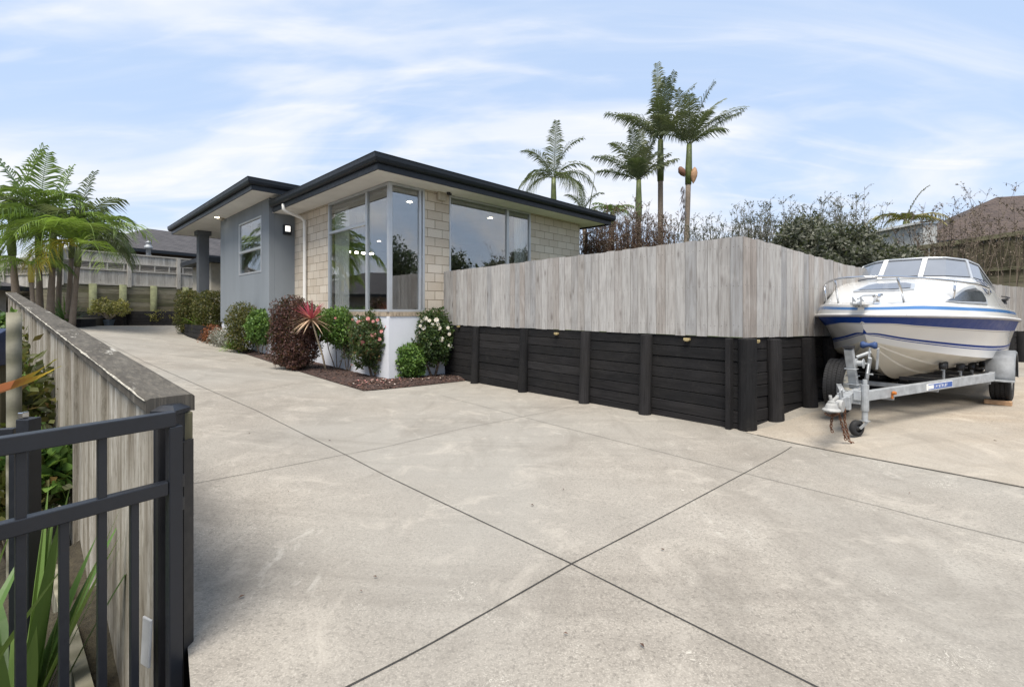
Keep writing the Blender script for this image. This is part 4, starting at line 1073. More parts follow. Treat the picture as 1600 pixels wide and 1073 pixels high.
# planter box by the porch
q0 = G(283, 519); q1 = G(318, 534)
pb = empty('planter_box', (q1.x, q1.y, gr(q1.x, q1.y)), 0, 'black board planter box at the corner of the bed and drive', 'planter')
d = (q0-q1); d.z = 0; ln = d.length; d.normalize(); inn = Vector((d.y, -d.x, 0)); inn = inn if inn.y > 0 else -inn
mb = MB()
zt2 = EYE-.50-gr(q1.x, q1.y)
for k in range(4):
    z1_ = zt2-k*.14; mb.tone = random.random(); cz = z1_-.068
    for off in (0, .8): mb.bar(inn*off+Vector((0, 0, cz)), d*ln+inn*off+Vector((0, 0, cz)), .04, .132)
    for s_ in (0, ln): mb.bar(d*s_+Vector((0, 0, cz)), d*s_+inn*.8+Vector((0, 0, cz)), .04, .132)
mb.build('board_panel', m_black, pb, bevel=.004)
mb = MB(); mb.add([(0, 0, zt2-.05), d*ln+Vector((0, 0, zt2-.05)), d*ln+inn*.8+Vector((0, 0, zt2-.05)), inn*.8+Vector((0, 0, zt2-.05))], [(0, 1, 2, 3)]); mb.build('soil', m_mulch, pb)
sp = pb.location+d*ln*.55+inn*.25; straps('strappy_plant', 'light green broad strappy plant growing in the porch planter box', 'plant', (sp.x, sp.y, pb.location.z+zt2-.05), 22, .75, .045, lf_grass, .5, 1.4, .4, None, .08)

# ------------------------------------------------------------------ back of the drive: black planter, pot, mossy retaining and louvre fence
Yp = 19.4
bp = empty('long_planter', (W(112, 508, Yp).x, Yp, E-.64), 0, 'long black board planter across the top of the drive', 'planter')
x0_, x1_ = 0, W(284, 508, Yp).x-W(112, 508, Yp).x
mb = MB()
for k in range(4):
    for a, c in ((0, x1_*.5), (x1_*.5+.01, x1_)):
        mb.tone = random.random(); mb.box(a, c, -.02+.003*k, .03, .02+k*.15, .16+k*.15)
mb.build('board_panel', m_black, bp, bevel=.004)
for x in (.05, x1_*.5, x1_-.1): MB().tube([(x, -.06, 0), (x, -.06, .66)], .07, 12).build('post', m_black, bp)
mb = MB(); mb.box(0, x1_, .03, 1.0, 0, .52); mb.build('soil', m_mulch, bp)
for (u, ww, n_, vt) in ((249, 38, 900, 487), (278, 22, 260, 489)):
    c = W(u, vt+8, Yp+.15); mb = MB(); crown(mb, Vector((0, 0, 0)), ww/F*Yp*.55, .22, .24, n_, .06, 2, .3, .8); 
    tagit(mb.build('trailing_plant', lf_gold, loc=c), 'yellow green plant trailing over the long black planter, %s' % ('the wide one near its middle' if u == 249 else 'the small one at its right end'), 'plant', 'plants in the long planter')
# bonsai-like shrub in blue pot
pc = W(170, 508, 19.0); pt = empty('potted_shrub', (pc.x, pc.y, gr(pc.x, pc.y)), 0, 'bushy yellow tipped shrub in a blue grey pot on the drive', 'potted plant')
MB().lathe((0, 0, 0), [(.001, 0), (.14, 0), (.2, .24), (.21, .25), (.18, .25), (.17, .22), (.001, .22)], 4).build('pot', m_bluepot, pt, bevel=.01)
mb = MB(); tw = MB()
for i in range(26):
    a = random.uniform(0, 6.3); r = random.uniform(.25, .72); h = random.uniform(.62, 1.12)-r*.25; e = Vector((cos(a)*r, sin(a)*r*.8, h)); m_ = Vector((cos(a)*r*.35, sin(a)*r*.35, .45))
    tw.tube([(0, 0, .2), m_, e], [.022, .014, .006], 5)
    for _ in range(60): mb.tone = random.random(); leafquad(mb, e+rdir()*.12, rdir(), rdir(), .10, .028)
tw.build('branches', simple('pale_branch', (.34, .28, .22), .9, 0, .2, 20, .2), pt); mb.build('foliage', lf_gold, pt)

# louvre fence on mossy retaining wall
FA = W(92, 441, 19.9); FA.z = 0; dF = Vector((426, 725, 0)).normalized(); nF = Vector((dF.y, -dF.x, 0)) if False else Vector((dF.y, -dF.x, 0))
rw = empty('mossy_retaining_wall', (FA.x, FA.y, E-1.0), 0, 'mossy timber retaining wall behind the drive', 'retaining wall'); RO2 = Vector(rw.location)
mb = MB(); k = 0
Lf = 8.5
pu = [145, 192, 240, 290]; ps = [onplane(u, FA+nF*.12, dF) for u in pu]
for a, c in zip([0]+ps, ps+[Lf]):
    for k in range(9):
        mb.tone = random.random(); z = E+1.18-k*.2; mb.bar(FA+dF*a+Vector((0, 0, z-.1))+nF*random.uniform(-.01, .01)-RO2, FA+dF*c+Vector((0, 0, z-.1))-RO2, .05, .19)
mb.build('board_panel', m_moss, rw, bevel=.006)
m_gpost = simple('green_treated_post', (.13, .14, .075), .9, 0, .3, 6, .2)
for s_ in ps: p = FA+dF*s_+nF*.13; MB().tube([Vector((p.x, p.y, E-1))-RO2, Vector((p.x, p.y, E+1.2))-RO2], .14, 14).build('post', m_gpost, rw, smooth=True)
# left leg of wall going back left
dF2 = Vector((-.96, .28, 0))
lf = empty('louvre_fence', (FA.x, FA.y, E+1.2), 0, 'weathered grey fence with a louvred band above the mossy retaining wall', 'fence'); LO = Vector(lf.location)
def louvre(P, d, nv, L_, posts, z0, z1, par, rel):
    h = z1-z0
    for (a, c) in ((0, .46), (.70, .98)):
        mb = MB(); s_ = 0
        while s_ < L_:
            mb.tone = random.random(); mb.bar(P+d*(s_+.06)+Vector((0, 0, z0+h*a))-rel, P+d*(s_+.06)+Vector((0, 0, z0+h*c))-rel, .115, .02, nv); s_ += .12
        mb.build('board_panel', m_grayfence, par)
    mb = MB()
    for k in range(4):
        mb.tone = random.random(); z = z0+h*(.50+.05*k); mb.ob(P+d*L_/2+Vector((0, 0, z))-rel, d, nv+Vector((0, 0, 1.2)), Vector((0, 0, 1))-nv, L_/2, .025, .006)
    s_ = .4
    while s_ < L_: mb.bar(P+d*s_+nv*.03+Vector((0, 0, z0+h*.46))-rel, P+d*s_+nv*.03+Vector((0, 0, z0+h*.70))-rel, .05, .03, nv); s_ += .62
    for z in (z0+h*.46, z0+h*.7, z1, z0): mb.bar(P+nv*.02+Vector((0, 0, z))-rel, P+d*L_+nv*.02+Vector((0, 0, z))-rel, .07, .06)
    mb.build('louvre_band', m_grayfence, par)
    for s_ in posts: MB().bar(P+d*s_+nv*.06+Vector((0, 0, z0-.1))-rel, P+d*s_+nv*.06+Vector((0, 0, z1+.03))-rel, .16, .08, nv).build('post', m_grayfence, par)
pf = [0.05]+[onplane(u, FA, dF) for u in (201, 278)]+[7.9]
louvre(FA, dF, nF, Lf, pf, E+1.2, E+2.66, lf, LO)
nF2 = Vector((.28, .96, 0))*-1
lf2 = empty('far_left_fence', (FA.x, FA.y, E+1.0), 0, 'pale trellis topped fence behind the palm trunks at far left', 'fence')
louvre(FA+dF2*.1, dF2, nF2, 9, [1.5, 3.4, 5.3], E+1.0, E+2.3, lf2, Vector(lf2.location))
mb = MB()
for k in range(9): mb.tone = random.random(); mb.bar(FA+dF2*.1+Vector((0, 0, E+.9-k*.2))-RO2, FA+dF2*9+Vector((0, 0, E+.9-k*.2))-RO2, .05, .19)
mb.build('board_panel', m_moss, rw)
# neighbour house behind
def hiphouse(name, label, K, e1, e2, L1, L2, ze, zr, zf, mroof, mwall, ov=.5, group=None):
    e1 = Vector(e1).normalized(); rz = atan2(e1.y, e1.x); h = empty(name, (K.x, K.y, zf), rz, label, 'house', group)
    sg = 1 if e1.cross(Vector(e2)).z > 0 else -1
    L2 = L2*sg; y0, y1 = min(0, L2), max(0, L2); hh = (y1-y0)/2
    mb = MB(); mb.box(ov, L1-ov, y0+ov, y1-ov, 0, ze-zf); mb.build('wall', mwall, h)
    mb = MB(); zz = ze-zf; ra = (hh, y0+hh, zr-zf); rb = (L1-hh, y0+hh, zr-zf)
    def uvtri(P):
        P = [Vector(p) for p in P]; a = (P[1]-P[0]).normalized(); nn = a.cross(P[2]-P[0]).normalized(); b2 = nn.cross(a); return [((p-P[0]).dot(a), (p-P[0]).dot(b2)) for p in P]
    A_, B_, C_, D_ = (0, y0, zz), (L1, y0, zz), (L1, y1, zz), (0, y1, zz)
    for f in ([A_, B_, rb, ra], [B_, C_, rb], [C_, D_, ra, rb], [D_, A_, ra]): mb.add(f, [tuple(range(len(f)))], [uvtri(f)])
    mb.add([A_, B_, C_, D_], [(3, 2, 1, 0)]); mb.build('roof', mroof, h)
    mb = MB(); t = .09
    for (a, c, e, f) in ((-.08, L1+.08, y0-.1, y0), (-.08, L1+.08, y1, y1+.1), (-.1, 0, y0, y1), (L1, L1+.1, y0, y1)): mb.box(a, c, e, f, zz-.16, zz+.02)
    mb.build('gutter', m_gutter, h); return h
K = W(143, 381, 24); K.z = 0
nh = hiphouse('neighbour_house', 'neighbour house with dark shingled hip roof behind the louvre fence', K, (.507, .862, 0), (-.862, .507, 0), 14, 8, E+3.42, E+5.2, E-.5, m_roof, m_wall_dark)
vp = nh.matrix_world.inverted() if False else None
# roof vent
vq = W(232, 388, 23.2); mb = MB(); mb.lathe((0, 0, -.6), [(.1, 0), (.1, .55), (.17, .58), (.17, .7), (.11, .74), (.11, .85), (.15, .88), (.001, .98)], 14)
vo = mb.build('roof_vent', m_galv, loc=vq, smooth=True); tagit(vo, 'silver cowled vent pipe rising behind the louvre fence', 'vent')
K2 = W(-30, 393, 27); K2.z = 0
hiphouse('neighbour_house', 'low dark roofed house at the far left edge behind the palms', K2+Vector((-9, 4, 0)), (.97, -.2, 0), (.2, .97, 0), 12, 8, E+3.0, E+3.95, E-.6, m_roof, m_wall_dark)

# ------------------------------------------------------------------ palms
def frond(mb, b0, d0, L_, droop, ll=.5, twist=0, nl=34, wl=.02, hang=.5, tone0=.45):
    """pinnate frond from b0 along d0; gravity bends it"""
    K = 14; pts = [b0]; d = d0.normalized(); st = L_/K
    for k in range(K): d = (d+Vector((0, 0, -droop/K*(1+.6*k/K)))).normalized(); pts.append(pts[-1]+d*st)
    mb.tone = .5; mb.tube(pts, [.016*(1-.85*i/K)+.002 for i in range(K+1)], 4)
    for i in range(nl):
        t = .10+.9*i/nl; f = t*K; k = min(K-1, int(f)); p = pts[k].lerp(pts[k+1], f-k); tg = (pts[k+1]-pts[k]).normalized()
        sd_ = tg.cross(Vector((0, 0, 1)));
        if sd_.length < .1: sd_ = tg.orthogonal()
        sd_.normalize(); up = sd_.cross(tg)
        if twist: sd_ = (sd_*cos(twist)+up*sin(twist))
        up = sd_.cross(tg)
        lng = ll*sin(min(1, t*1.7+.22)*pi/2)*(1-.62*max(0, t-.55)/.45)*(.85+.3*mnoise.noise((t*9, L_*7, 0)))
        for sg in (-1, 1):
            dr = (sd_*sg*random.uniform(.8, 1)+tg*random.uniform(.45, .8)+up*random.uniform(.05, .3)).normalized(); l = lng*random.uniform(.8, 1.12)
            m = p+dr*l*.5+Vector((0, 0, -hang*l*.12)); e = p+dr*l*.90+Vector((0, 0, -hang*l*.8)); ws = tg*wl*.5+Vector((0, 0, wl*.35))
            mb.tone = min(1, max(0, tone0+random.gauss(0, .13)))
            mb.add([p-ws*.6, p+ws*.6, m+ws, m-ws], [(0, 1, 2, 3)]); mb.add([m-ws, m+ws, e], [(0, 1, 2)])
def palm(name, label, base, top, r0, shaft, fronds, mat, group, ll=.5, cat='palm tree', hk=1, dk=1, shaftmat=m_pshaft, trunkmat=m_ptrunk, extra=None, nl=34, wl=.022):
    """fronds: list of (screen-right, toward-camera, up, length, droop[, mat])"""
    base = Vector(base); top = Vector(top); root = empty(name, base, 0, label, cat, group); T = top-base
    mb = MB(); n = 12; pts = []
    for i in range(n+1): t = i/n; q = T*t; q.x += (t-t*t)*T.x*.25; pts.append(q)
    sh = max(0, 1-shaft/T.length); kk = int(n*sh)
    mb.tube(pts[:kk+1] if shaft else pts, [r0*(1.25-.35*min(1, i/n*2)) for i in range(kk+1)] if shaft else [r0*(1.25-.35*min(1, i/n*2)) for i in range(n+1)], 12); mb.build('trunk', trunkmat, root, smooth=True)
    if shaft:
        ps_ = pts[kk:]; mb = MB(); m_ = len(ps_); mb.tube(ps_, [r0*(1.0+.22*sin(pi*min(1, (i+.3)/m_*1.6)) if i/m_ < .62 else lerp(1.0, .72, (i/m_-.62)/.38)) for i in range(m_)], 12, True); mb.build('crownshaft', shaftmat, root, smooth=True)
    for fr_ in fronds:
        rr, cc, up, L_, dr = fr_[:5]; d = Vector((rr, -cc, up)); mb = MB()
        frond(mb, T+Vector((0, 0, -.05))+d.normalized()*.05, d, L_, (dr*.9+.12)*dk, ll*1.12, nl=int(nl*1.3), wl=wl*.95, hang=(.85 if up < 1.2 else .55)*hk, tone0=random.uniform(.12, .8))
        mb.build('frond', fr_[5] if len(fr_) > 5 else mat, root)
    if extra: extra(root, T)
    return root
def rfr(n, L0, L1, up0=.35, up1=1.4, dr0=.9, dr1=1.7, seed=0):
    random.seed(seed); r = []
    for i in range(n):
        a = 2*pi*(i+random.uniform(-.3, .3))/n; r.append((cos(a), sin(a), random.uniform(up0, up1), random.uniform(L0, L1), random.uniform(dr0, dr1)))
    return r
GL = 'palms clustered at the left of the drive'
def P_(ub, vb, ut, vt, Y): return W(ub, vb+25, Y), W(ut, vt, Y)
b0, t0 = P_(28, 462, 16, 355, 15); palm('palm_tree', 'leftmost palm of the cluster, cut by the frame edge, stout trunk', b0, t0, .095, .9, [(.25, -.1, 1.6, 2.9, .9)]+rfr(7, 2.1, 2.8, .8, 2.5, 1.7, 2.8, 1), lf_palm, GL, .95, hk=.8, dk=.9, wl=.04, nl=26)
b0, t0 = P_(63, 480, 60, 352, 15.8); palm('palm_tree', 'palm with fronds reaching highest, second trunk from the frame edge', b0, t0, .088, .9, [(-.45, .2, 1.7, 2.7, .8), (.25, .1, 1.9, 2.5, .7), (.6, .9, .8, 2.0, 2.7, lf_palmb), (-.2, 1, .5, 1.8, 2.7, lf_palmb)]+rfr(7, 2.1, 2.8, .8, 2.5, 1.7, 2.8, 2), lf_palm, GL, .95, hk=.8, dk=.9, wl=.04, nl=26)
b0, t0 = P_(78, 472, 84, 362, 15.2); palm('palm_tree', 'palm with a green curved trunk in the middle of the cluster', b0, t0, .09, 1.0, [(-.75, .9, .7, 1.9, 2.9, lf_palmb), (.75, .9, .7, 2.0, 2.9, lf_palmb), (.2, 1, .6, 1.9, 2.8, lf_palmb), (-.3, .9, 1.2, 2.2, 2.4, lf_palmb), (.1, -.2, 1.9, 2.3, .8)]+rfr(7, 2.1, 2.8, .8, 2.5, 1.7, 2.8, 3), lf_palm, GL, .95, hk=.8, dk=.9, wl=.04, nl=26)
b0, t0 = P_(90, 470, 95, 380, 16.8); palm('palm_tree', 'palm half hidden behind the middle trunk of the cluster', b0, t0, .078, .8, rfr(7, 2.1, 2.8, .8, 2.5, 1.7, 2.8, 4), lf_palmd, GL, .9, hk=.8, dk=.9, wl=.04, nl=26)
b0, t0 = P_(106, 473, 113, 372, 16); palm('palm_tree', 'slender pinkish trunked palm second from the right of the cluster', b0, t0, .075, .5, [(1, .3, .75, 2.75, 1.5), (1, .2, .25, 2.6, 1.2), (.6, .1, 1.1, 2.5, 1.2), (.1, -.3, 1.9, 2.6, .7)]+rfr(7, 2.1, 2.8, .8, 2.5, 1.7, 2.8, 5), lf_palmd, GL, .9, hk=.8, dk=.9, wl=.04, nl=26)
b0, t0 = P_(112, 488, 123, 385, 15.4); palm('palm_tree', 'leaning palm with one yellow drooping frond, rightmost of the cluster', b0, t0, .08, .5, [(.05, .9, .75, 1.9, 2.8, lf_palmy), (.9, .5, .6, 2.3, 1.9, lf_palmb), (.3, .6, 1.2, 2.2, 2.0, lf_palmb), (-.3, 1, .6, 1.8, 2.8, lf_palmy)]+rfr(7, 2.1, 2.8, .8, 2.5, 1.7, 2.8, 6), lf_palm, GL, .9, hk=.8, dk=.9, wl=.04, nl=26)
b0, t0 = P_(54, 476, 47, 412, 14.6); palm('palm_tree', 'short yellow stemmed young palm among the taller trunks at left', b0, t0, .06, .45, rfr(8, 1.0, 1.5, .2, 1.2, 1.3, 2.2, 8), lf_palm, GL, .42, shaftmat=simple('yellow_shaft', (.38, .30, .05), .5, 0, .2, 8, .05))
random.seed(21)
# planter and strappy clump at palm feet
q = W(112, 503, 16.4)
mb = MB()
for k in range(3):
    mb.tone = random.random()
    mb.bar((-3.4, 0, -.36+k*.15), (.3, 0, -.36+k*.15), .04, .142); mb.bar((.3, 0, -.36+k*.15), (-.25, 1.2, -.36+k*.15), .04, .142)
o = mb.build('palm_planter', m_black, loc=(q.x, q.y, E-.33), bevel=.004); tagit(o, 'low black timber edging round the feet of the palms', 'planter')
mb = MB(); mb.prism([(-9, .03), (.27, .03), (-.3, 1.2), (-1.4, 3.0), (-9, 3.0)], -.6, .02); struct(mb.build('palm_bed', m_earth, loc=(q.x, q.y, E-.33)))
q = W(90, 492, 15.9); straps('strappy_clump', 'dark green spiky clump at the feet of the palms', 'plant', (q.x, q.y+.3, E-.35), 110, 1.0, .022, lf_flax, .5, 1.45, .5, None, .2)
GR = 'tall slender palms beyond the paling fence'
def base_under(u, Y): q = W(u, 485, Y); return Vector((q.x, q.y, E+.3))
b0 = base_under(865, 24); palm('slender_palm', 'arching palm rising behind the gutter of the house', b0, W(865, 278, 24), .125, 1.6,
    [(-1, .2, .75, 2.6, 2.2), (-.75, -.5, 1.0, 2.3, 2.3), (-.7, .4, 1.7, 2.3, 1.3), (.05, .3, 2.2, 2.8, .7), (.4, .1, 1.8, 2.6, 1.5), (.75, .3, 1.2, 2.5, 1.9), (1, .1, .9, 2.6, 1.9), (1, -.4, .55, 2.3, 1.9), (.8, .6, .3, 2.1, 1.6), (-.9, .6, .3, 2.2, 2.0), (.4, 1, .7, 1.9, 2.0)]+rfr(2, 1.8, 2.3, .8, 1.8, 1.2, 1.8, 31), lf_palmd, GR, .8, hk=.8, nl=40, wl=.03)
b0 = base_under(998, 22); palm('slender_palm', 'shortest slender palm of the three right of the house, spiky low fronds', b0, W(998, 282, 22), .13, 1.7,
    [(-1, .1, 1.15, 2.5, .7), (-1, .1, .62, 2.0, .5), (-.55, .4, 1.5, 2.5, 1.2), (-.25, .3, 1.9, 2.4, .6), (.1, -.2, 2.0, 2.6, .5), (.35, .3, 1.8, 2.3, .7), (1, .1, .95, 2.0, .4), (.6, -.3, 1.6, 2.2, .8), (.9, .3, 1.4, 1.8, .6), (-.4, 1, 1.3, 1.8, 1.0)]+rfr(4, 1.6, 2.3, 1.3, 2.4, .5, 1.0, 32), lf_palmd, GR, .78, hk=.8, nl=40, wl=.03)
b0 = base_under(1032, 22.5); palm('slender_palm', 'tallest slender palm, middle trunk of the three right of the house', b0, W(1032, 219, 22.5), .14, 1.6,
    [(-1, .1, .95, 3.0, .55), (-.8, .3, .85, 2.6, .7), (-.15, .2, 2.6, 3.6, .25), (-.05, -.2, 2.8, 3.2, .2), (.2, .3, 2.2, 3.1, .7), (.5, .1, 1.7, 3.0, .9), (.75, -.3, 1.5, 2.8, 1.1), (-.35, .8, 1.4, 2.4, .9), (.35, .9, 1.3, 2.2, 1.2)]+rfr(4, 1.9, 2.9, 1.3, 2.4, .5, 1.1, 33), lf_palmd, GR, .8, hk=.8, nl=44, wl=.03)
def spathe(root, T):
    c = T+Vector((.12, -.15, -1.35))
    MB().lathe(c+Vector((0.02, 0, -.3)), [(.001, -.22), (.08, -.08), (.145, .14), (.15, .3), (.09, .48), (.001, .58)], 14, (.1, 0, 1)).build('flower_sheath', m_spathe, root, smooth=True)
    MB().lathe(c+Vector((-.48, 0, -.02)), [(.001, -.2), (.12, -.05), (.16, .12), (.08, .3), (.001, .34)], 12, (-.5, 0, 1)).build('flower_sheath', simple('brown_sheath', (.16, .07, .04), .7), root, smooth=True)
    mb = MB()
    for i in range(60):
        z = random.uniform(-2.6, -.5); mb.tone = random.random(); leafquad(mb, c+Vector((-.45+random.uniform(-.06, .06), 0, z)), Vector((random.uniform(-.5, .3), random.uniform(-.3, .3), -1)).normalized(), rdir(), .35, .03)
    mb.build('dead_frond', leafm('grey_dead_frond', [(.12, .11, .12), (.25, .24, .26)], .1, .9), root)
b0 = base_under(1069, 21.5); palm('slender_palm', 'slender palm with orange flower sheaths, rightmost trunk of the three', b0, W(1077, 226, 21.5), .13, 1.55,
    [(1, .1, .95, 2.7, .3), (.85, .2, 1.25, 2.9, .8), (.75, -.2, 1.9, 3.0, .8), (.35, .2, 2.0, 2.9, .9), (-.3, .2, 1.8, 2.5, .8), (-.75, .2, 1.3, 2.3, 1.0), (-.6, -.4, .9, 2.0, .9), (.1, .9, 1.3, 2.0, 1.0), (.6, .8, .8, 1.8, .9)]+rfr(4, 1.8, 2.6, 1.2, 2.2, .5, 1.1, 34), lf_palmd, GR, .78, hk=.8, extra=spathe, nl=40, wl=.03)
random.seed(33)
GS_ = 'small palms showing above the house gutter'
b0 = base_under(918, 26); palm('small_palm', 'ragged palm tops poking above the gutter with one bare upright spear', b0, W(912, 330, 26), .12, .8, [(-.2, .1, 2.2, 1.7, .9), (.4, .2, 1.4, 1.6, 1.6), (-1, .2, .7, 1.6, 1.0), (-.5, .3, 1.2, 1.6, 1.3), (.9, .2, .5, 1.3, 1.5)], lf_palmd, GS_, .5,
    extra=lambda r, T: MB().tube([T+Vector((.3, 0, 0)), T+Vector((.65, 0, 2.2))], [.035, .01], 6).build('spear', lf_palmd, r), nl=26, wl=.03)
b0 = base_under(957, 25); palm('small_palm', 'small yellow green palm just right of the gutter end', b0, W(957, 331, 25), .12, .8, rfr(11, 1.0, 1.4, .3, 1.6, 1.0, 1.9, 12), lf_palm, GS_, .45, nl=24, wl=.03)
b0 = base_under(1416, 21); palm('small_palm', 'olive palm top behind the pale shed, left of the brown roof', b0, W(1416, 345, 21), .12, .6, [(-1, .2, .9, 2.0, 1.5), (1, .2, .9, 2.0, 1.4), (.3, .2, 1.8, 1.7, 1.2)]+rfr(8, 1.4, 1.9, .4, 1.5, 1.2, 2.0, 13), leafm('olive_palm_leaf', [(.06, .06, .02), (.14, .13, .035), (.24, .20, .05)], .25), 'palms beyond the boat', .45, nl=26, wl=.035)

# ------------------------------------------------------------------ twiggy hedges and shrubs beyond the fence
def twiggy(name, label, u0, u1, vt0, vt1, Y, n, mat, group, zb=.1, spread=.25, buds=6, thick=.010, cat='shrub', depth=.8):
    c = W((u0+u1)/2, 485, Y); z0 = E+zb; root = empty(name, (c.x, c.y, z0), 0, label, cat, group); mb = MB(); tw = MB()
    for i in range(n):
        u = random.uniform(u0, u1); t = (u-u0)/(u1-u0); vt = lerp(vt0, vt1, t)
        x = (u-800)/F*Y-c.x; yo = random.uniform(-depth, depth); H = (485-vt)/F*Y-zb
        H *= random.uniform(.55, 1.08); k = 6; pts = []; lx = random.uniform(-spread, spread); ly = random.uniform(-spread, spread); x0 = x*random.uniform(.7, 1)
        for j in range(k+1):
            s_ = j/k; pts.append(Vector((lerp(x0, x, s_)+lx*s_*s_*H*.5+random.uniform(-.03, .03), yo+ly*s_*s_*H*.5+random.uniform(-.03, .03), s_*H)))
        tw.tone = random.random(); tw.tube(pts, [thick*(1.5-1.15*j/k) for j in range(k+1)], 4, False)
        for j in range(2, k+1):
            for _ in range(3):
                d = (Vector((random.uniform(-1, 1), random.uniform(-1, 1), random.uniform(.4, 1.4)))).normalized(); l = random.uniform(.15, .45)*(1.2-.5*j/k); e = pts[j]+d*l
                tw.tube([pts[j], pts[j]+d*l*.5+Vector((0, 0, .02)), e], [thick*.5, thick*.35, thick*.2], 3, False)
                for _ in range(random.randint(1, buds+3)): mb.tone = random.random(); q = pts[j].lerp(e, random.random()); leafquad(mb, q, rdir(), rdir(), random.uniform(.03, .07), .014)
    tw.build('branches', mat, root); mb.build('foliage', {id(lf_twig): lf_grey, id(lf_twigr): lf_brush}.get(id(mat), mat), root); return root
GT_ = 'bare twiggy shrubs beyond the paling fence'
random.seed(5)
for (a, c, t0_, t1_, nn, mt, lab) in ((905, 950, 352, 345, 70, lf_twigr, 'red brown twiggy shrub just right of the house end'), (945, 1000, 340, 333, 90, lf_twigr, 'red brown twiggy shrub left of the shortest slender palm'),
        (995, 1045, 345, 350, 80, lf_twigr, 'red brown twiggy shrub around the feet of the tall palms'), (1040, 1100, 356, 352, 70, lf_twig, 'grey twiggy shrub at the foot of the palm with orange sheaths'),
        (1095, 1150, 352, 350, 75, lf_twig, 'grey twiggy shrub above the fence corner'), (1145, 1215, 335, 330, 110, lf_twig, 'tall grey twiggy shrub just right of the fence corner'), (1210, 1290, 332, 330, 110, lf_twig, 'tall grey twiggy shrub behind the left of the olive bush'),
        (1285, 1350, 320, 318, 80, lf_twig, 'thin open twiggy shrub behind the right of the olive bush')):
    twiggy('twiggy_shrub', lab, a, c, t0_, t1_, 15.5 if a < 1100 else 14.0, int(nn*(1.9 if mt is lf_twigr else 1.0)), mt, GT_, depth=.7, spread=.2)
def bush(name, label, u0, u1, v0, v1, Y, n, leaf, mat, group=None, cat='bush', p=2.3, lump=.25, dy=.8, base=.0, gaps=.3):
    c = W((u0+u1)/2, (v0+v1)/2, Y); rx = (u1-u0)/2/F*Y; rz = (v1-v0)/2/F*Y; root = empty(name, (c.x, c.y, c.z-rz), 0, label, cat, group)
    mb = MB(); crown(mb, Vector((0, 0, rz)), rx, rx*dy, rz, n, leaf, p, lump, .55, seed=u0*.11, gaps=gaps); mb.build('foliage', mat, root)
    mb = MB(); branches(mb, Vector((0, 0, -base)), Vector((0, 0, rz)), rx, rz, 6, .04); mb.build('stem', m_bark, root); return root
bush('olive_bush', 'upright dark olive shrub, leftmost of the three leafy bushes behind the fence', 1215, 1305, 345, 470, 12.5, 7000, .10, lf_grey, 'leafy olive bushes beyond the fence', gaps=.5, lump=.3)
bush('olive_bush', 'broad dark olive shrub in the middle of the three behind the fence', 1265, 1370, 362, 470, 11.5, 9000, .09, lf_grey, 'leafy olive bushes beyond the fence', gaps=.4)
bush('olive_bush', 'grey olive shrub in front of the pale shed', 1340, 1425, 384, 460, 11.8, 4500, .085, lf_grey, 'leafy olive bushes beyond the fence', gaps=.5)
GB = 'bare brown bushes in front of the mossy fence'
twiggy('bare_bush', 'bare brown bush in front of the pale shed and left roof slope', 1410, 1470, 350, 335, 12.2, 30, lf_brush, GB, .3, .5, 2, .0085)
twiggy('bare_bush', 'bare brown bush before the peak of the brown roof', 1465, 1540, 330, 312, 12.6, 24, lf_brush, GB, .3, .6, 2, .0085)
twiggy('bare_bush', 'bare brown bush reaching the right frame edge', 1535, 1610, 312, 285, 12.4, 24, lf_brush, GB, .3, .6, 3, .0085)
# pale shed
ps0 = W(1332, 364, 17.5); ps1 = W(1442, 352, 14.8)
sh = empty('pale_shed', (ps1.x, ps1.y, E+.08), 0, 'pale corrugated shed behind the olive bushes', 'shed'); d = ps0-ps1; d.z = 0; Ls = d.length; d.normalize(); nn = Vector((-d.y, d.x, 0)); nn = nn if nn.y > 0 else -nn
mb = MB(); n = 60; rows = [[], []]
for i in range(n*2+1):
    q = d*(Ls*i/(n*2))+nn*(.02*(i % 2)); rows[0].append(Vector((q.x, q.y, 0))); rows[1].append(Vector((q.x, q.y, 2.7)))
mb.grid(rows); mb.add([Vector((0, 0, 0)), nn*.5, nn*.5+Vector((0, 0, 2.7)), Vector((0, 0, 2.7))], [(0, 1, 2, 3)]); mb.add([nn*.5, nn*.5+d*Ls, nn*.5+d*Ls+Vector((0, 0, 2.7)), nn*.5+Vector((0, 0, 2.7))], [(0, 1, 2, 3)]); mb.build('wall', simple('pale_corrugated', (.42, .43, .42), .7, 0, .15, 8, .1), sh)
mb = MB(); mb.add([Vector((0, 0, 2.74))-nn*.1-d*.1, d*(Ls+.1)-nn*.1+Vector((0, 0, 2.74)), d*(Ls+.1)+nn*.6+Vector((0, 0, 2.82)), nn*.6-d*.1+Vector((0, 0, 2.82))], [(0, 1, 2, 3)]); mb.bar(Vector((0, 0, 2.72))-nn*.1, d*Ls+Vector((0, 0, 2.72))-nn*.1, .04, .08); mb.build('roof', m_white, sh)
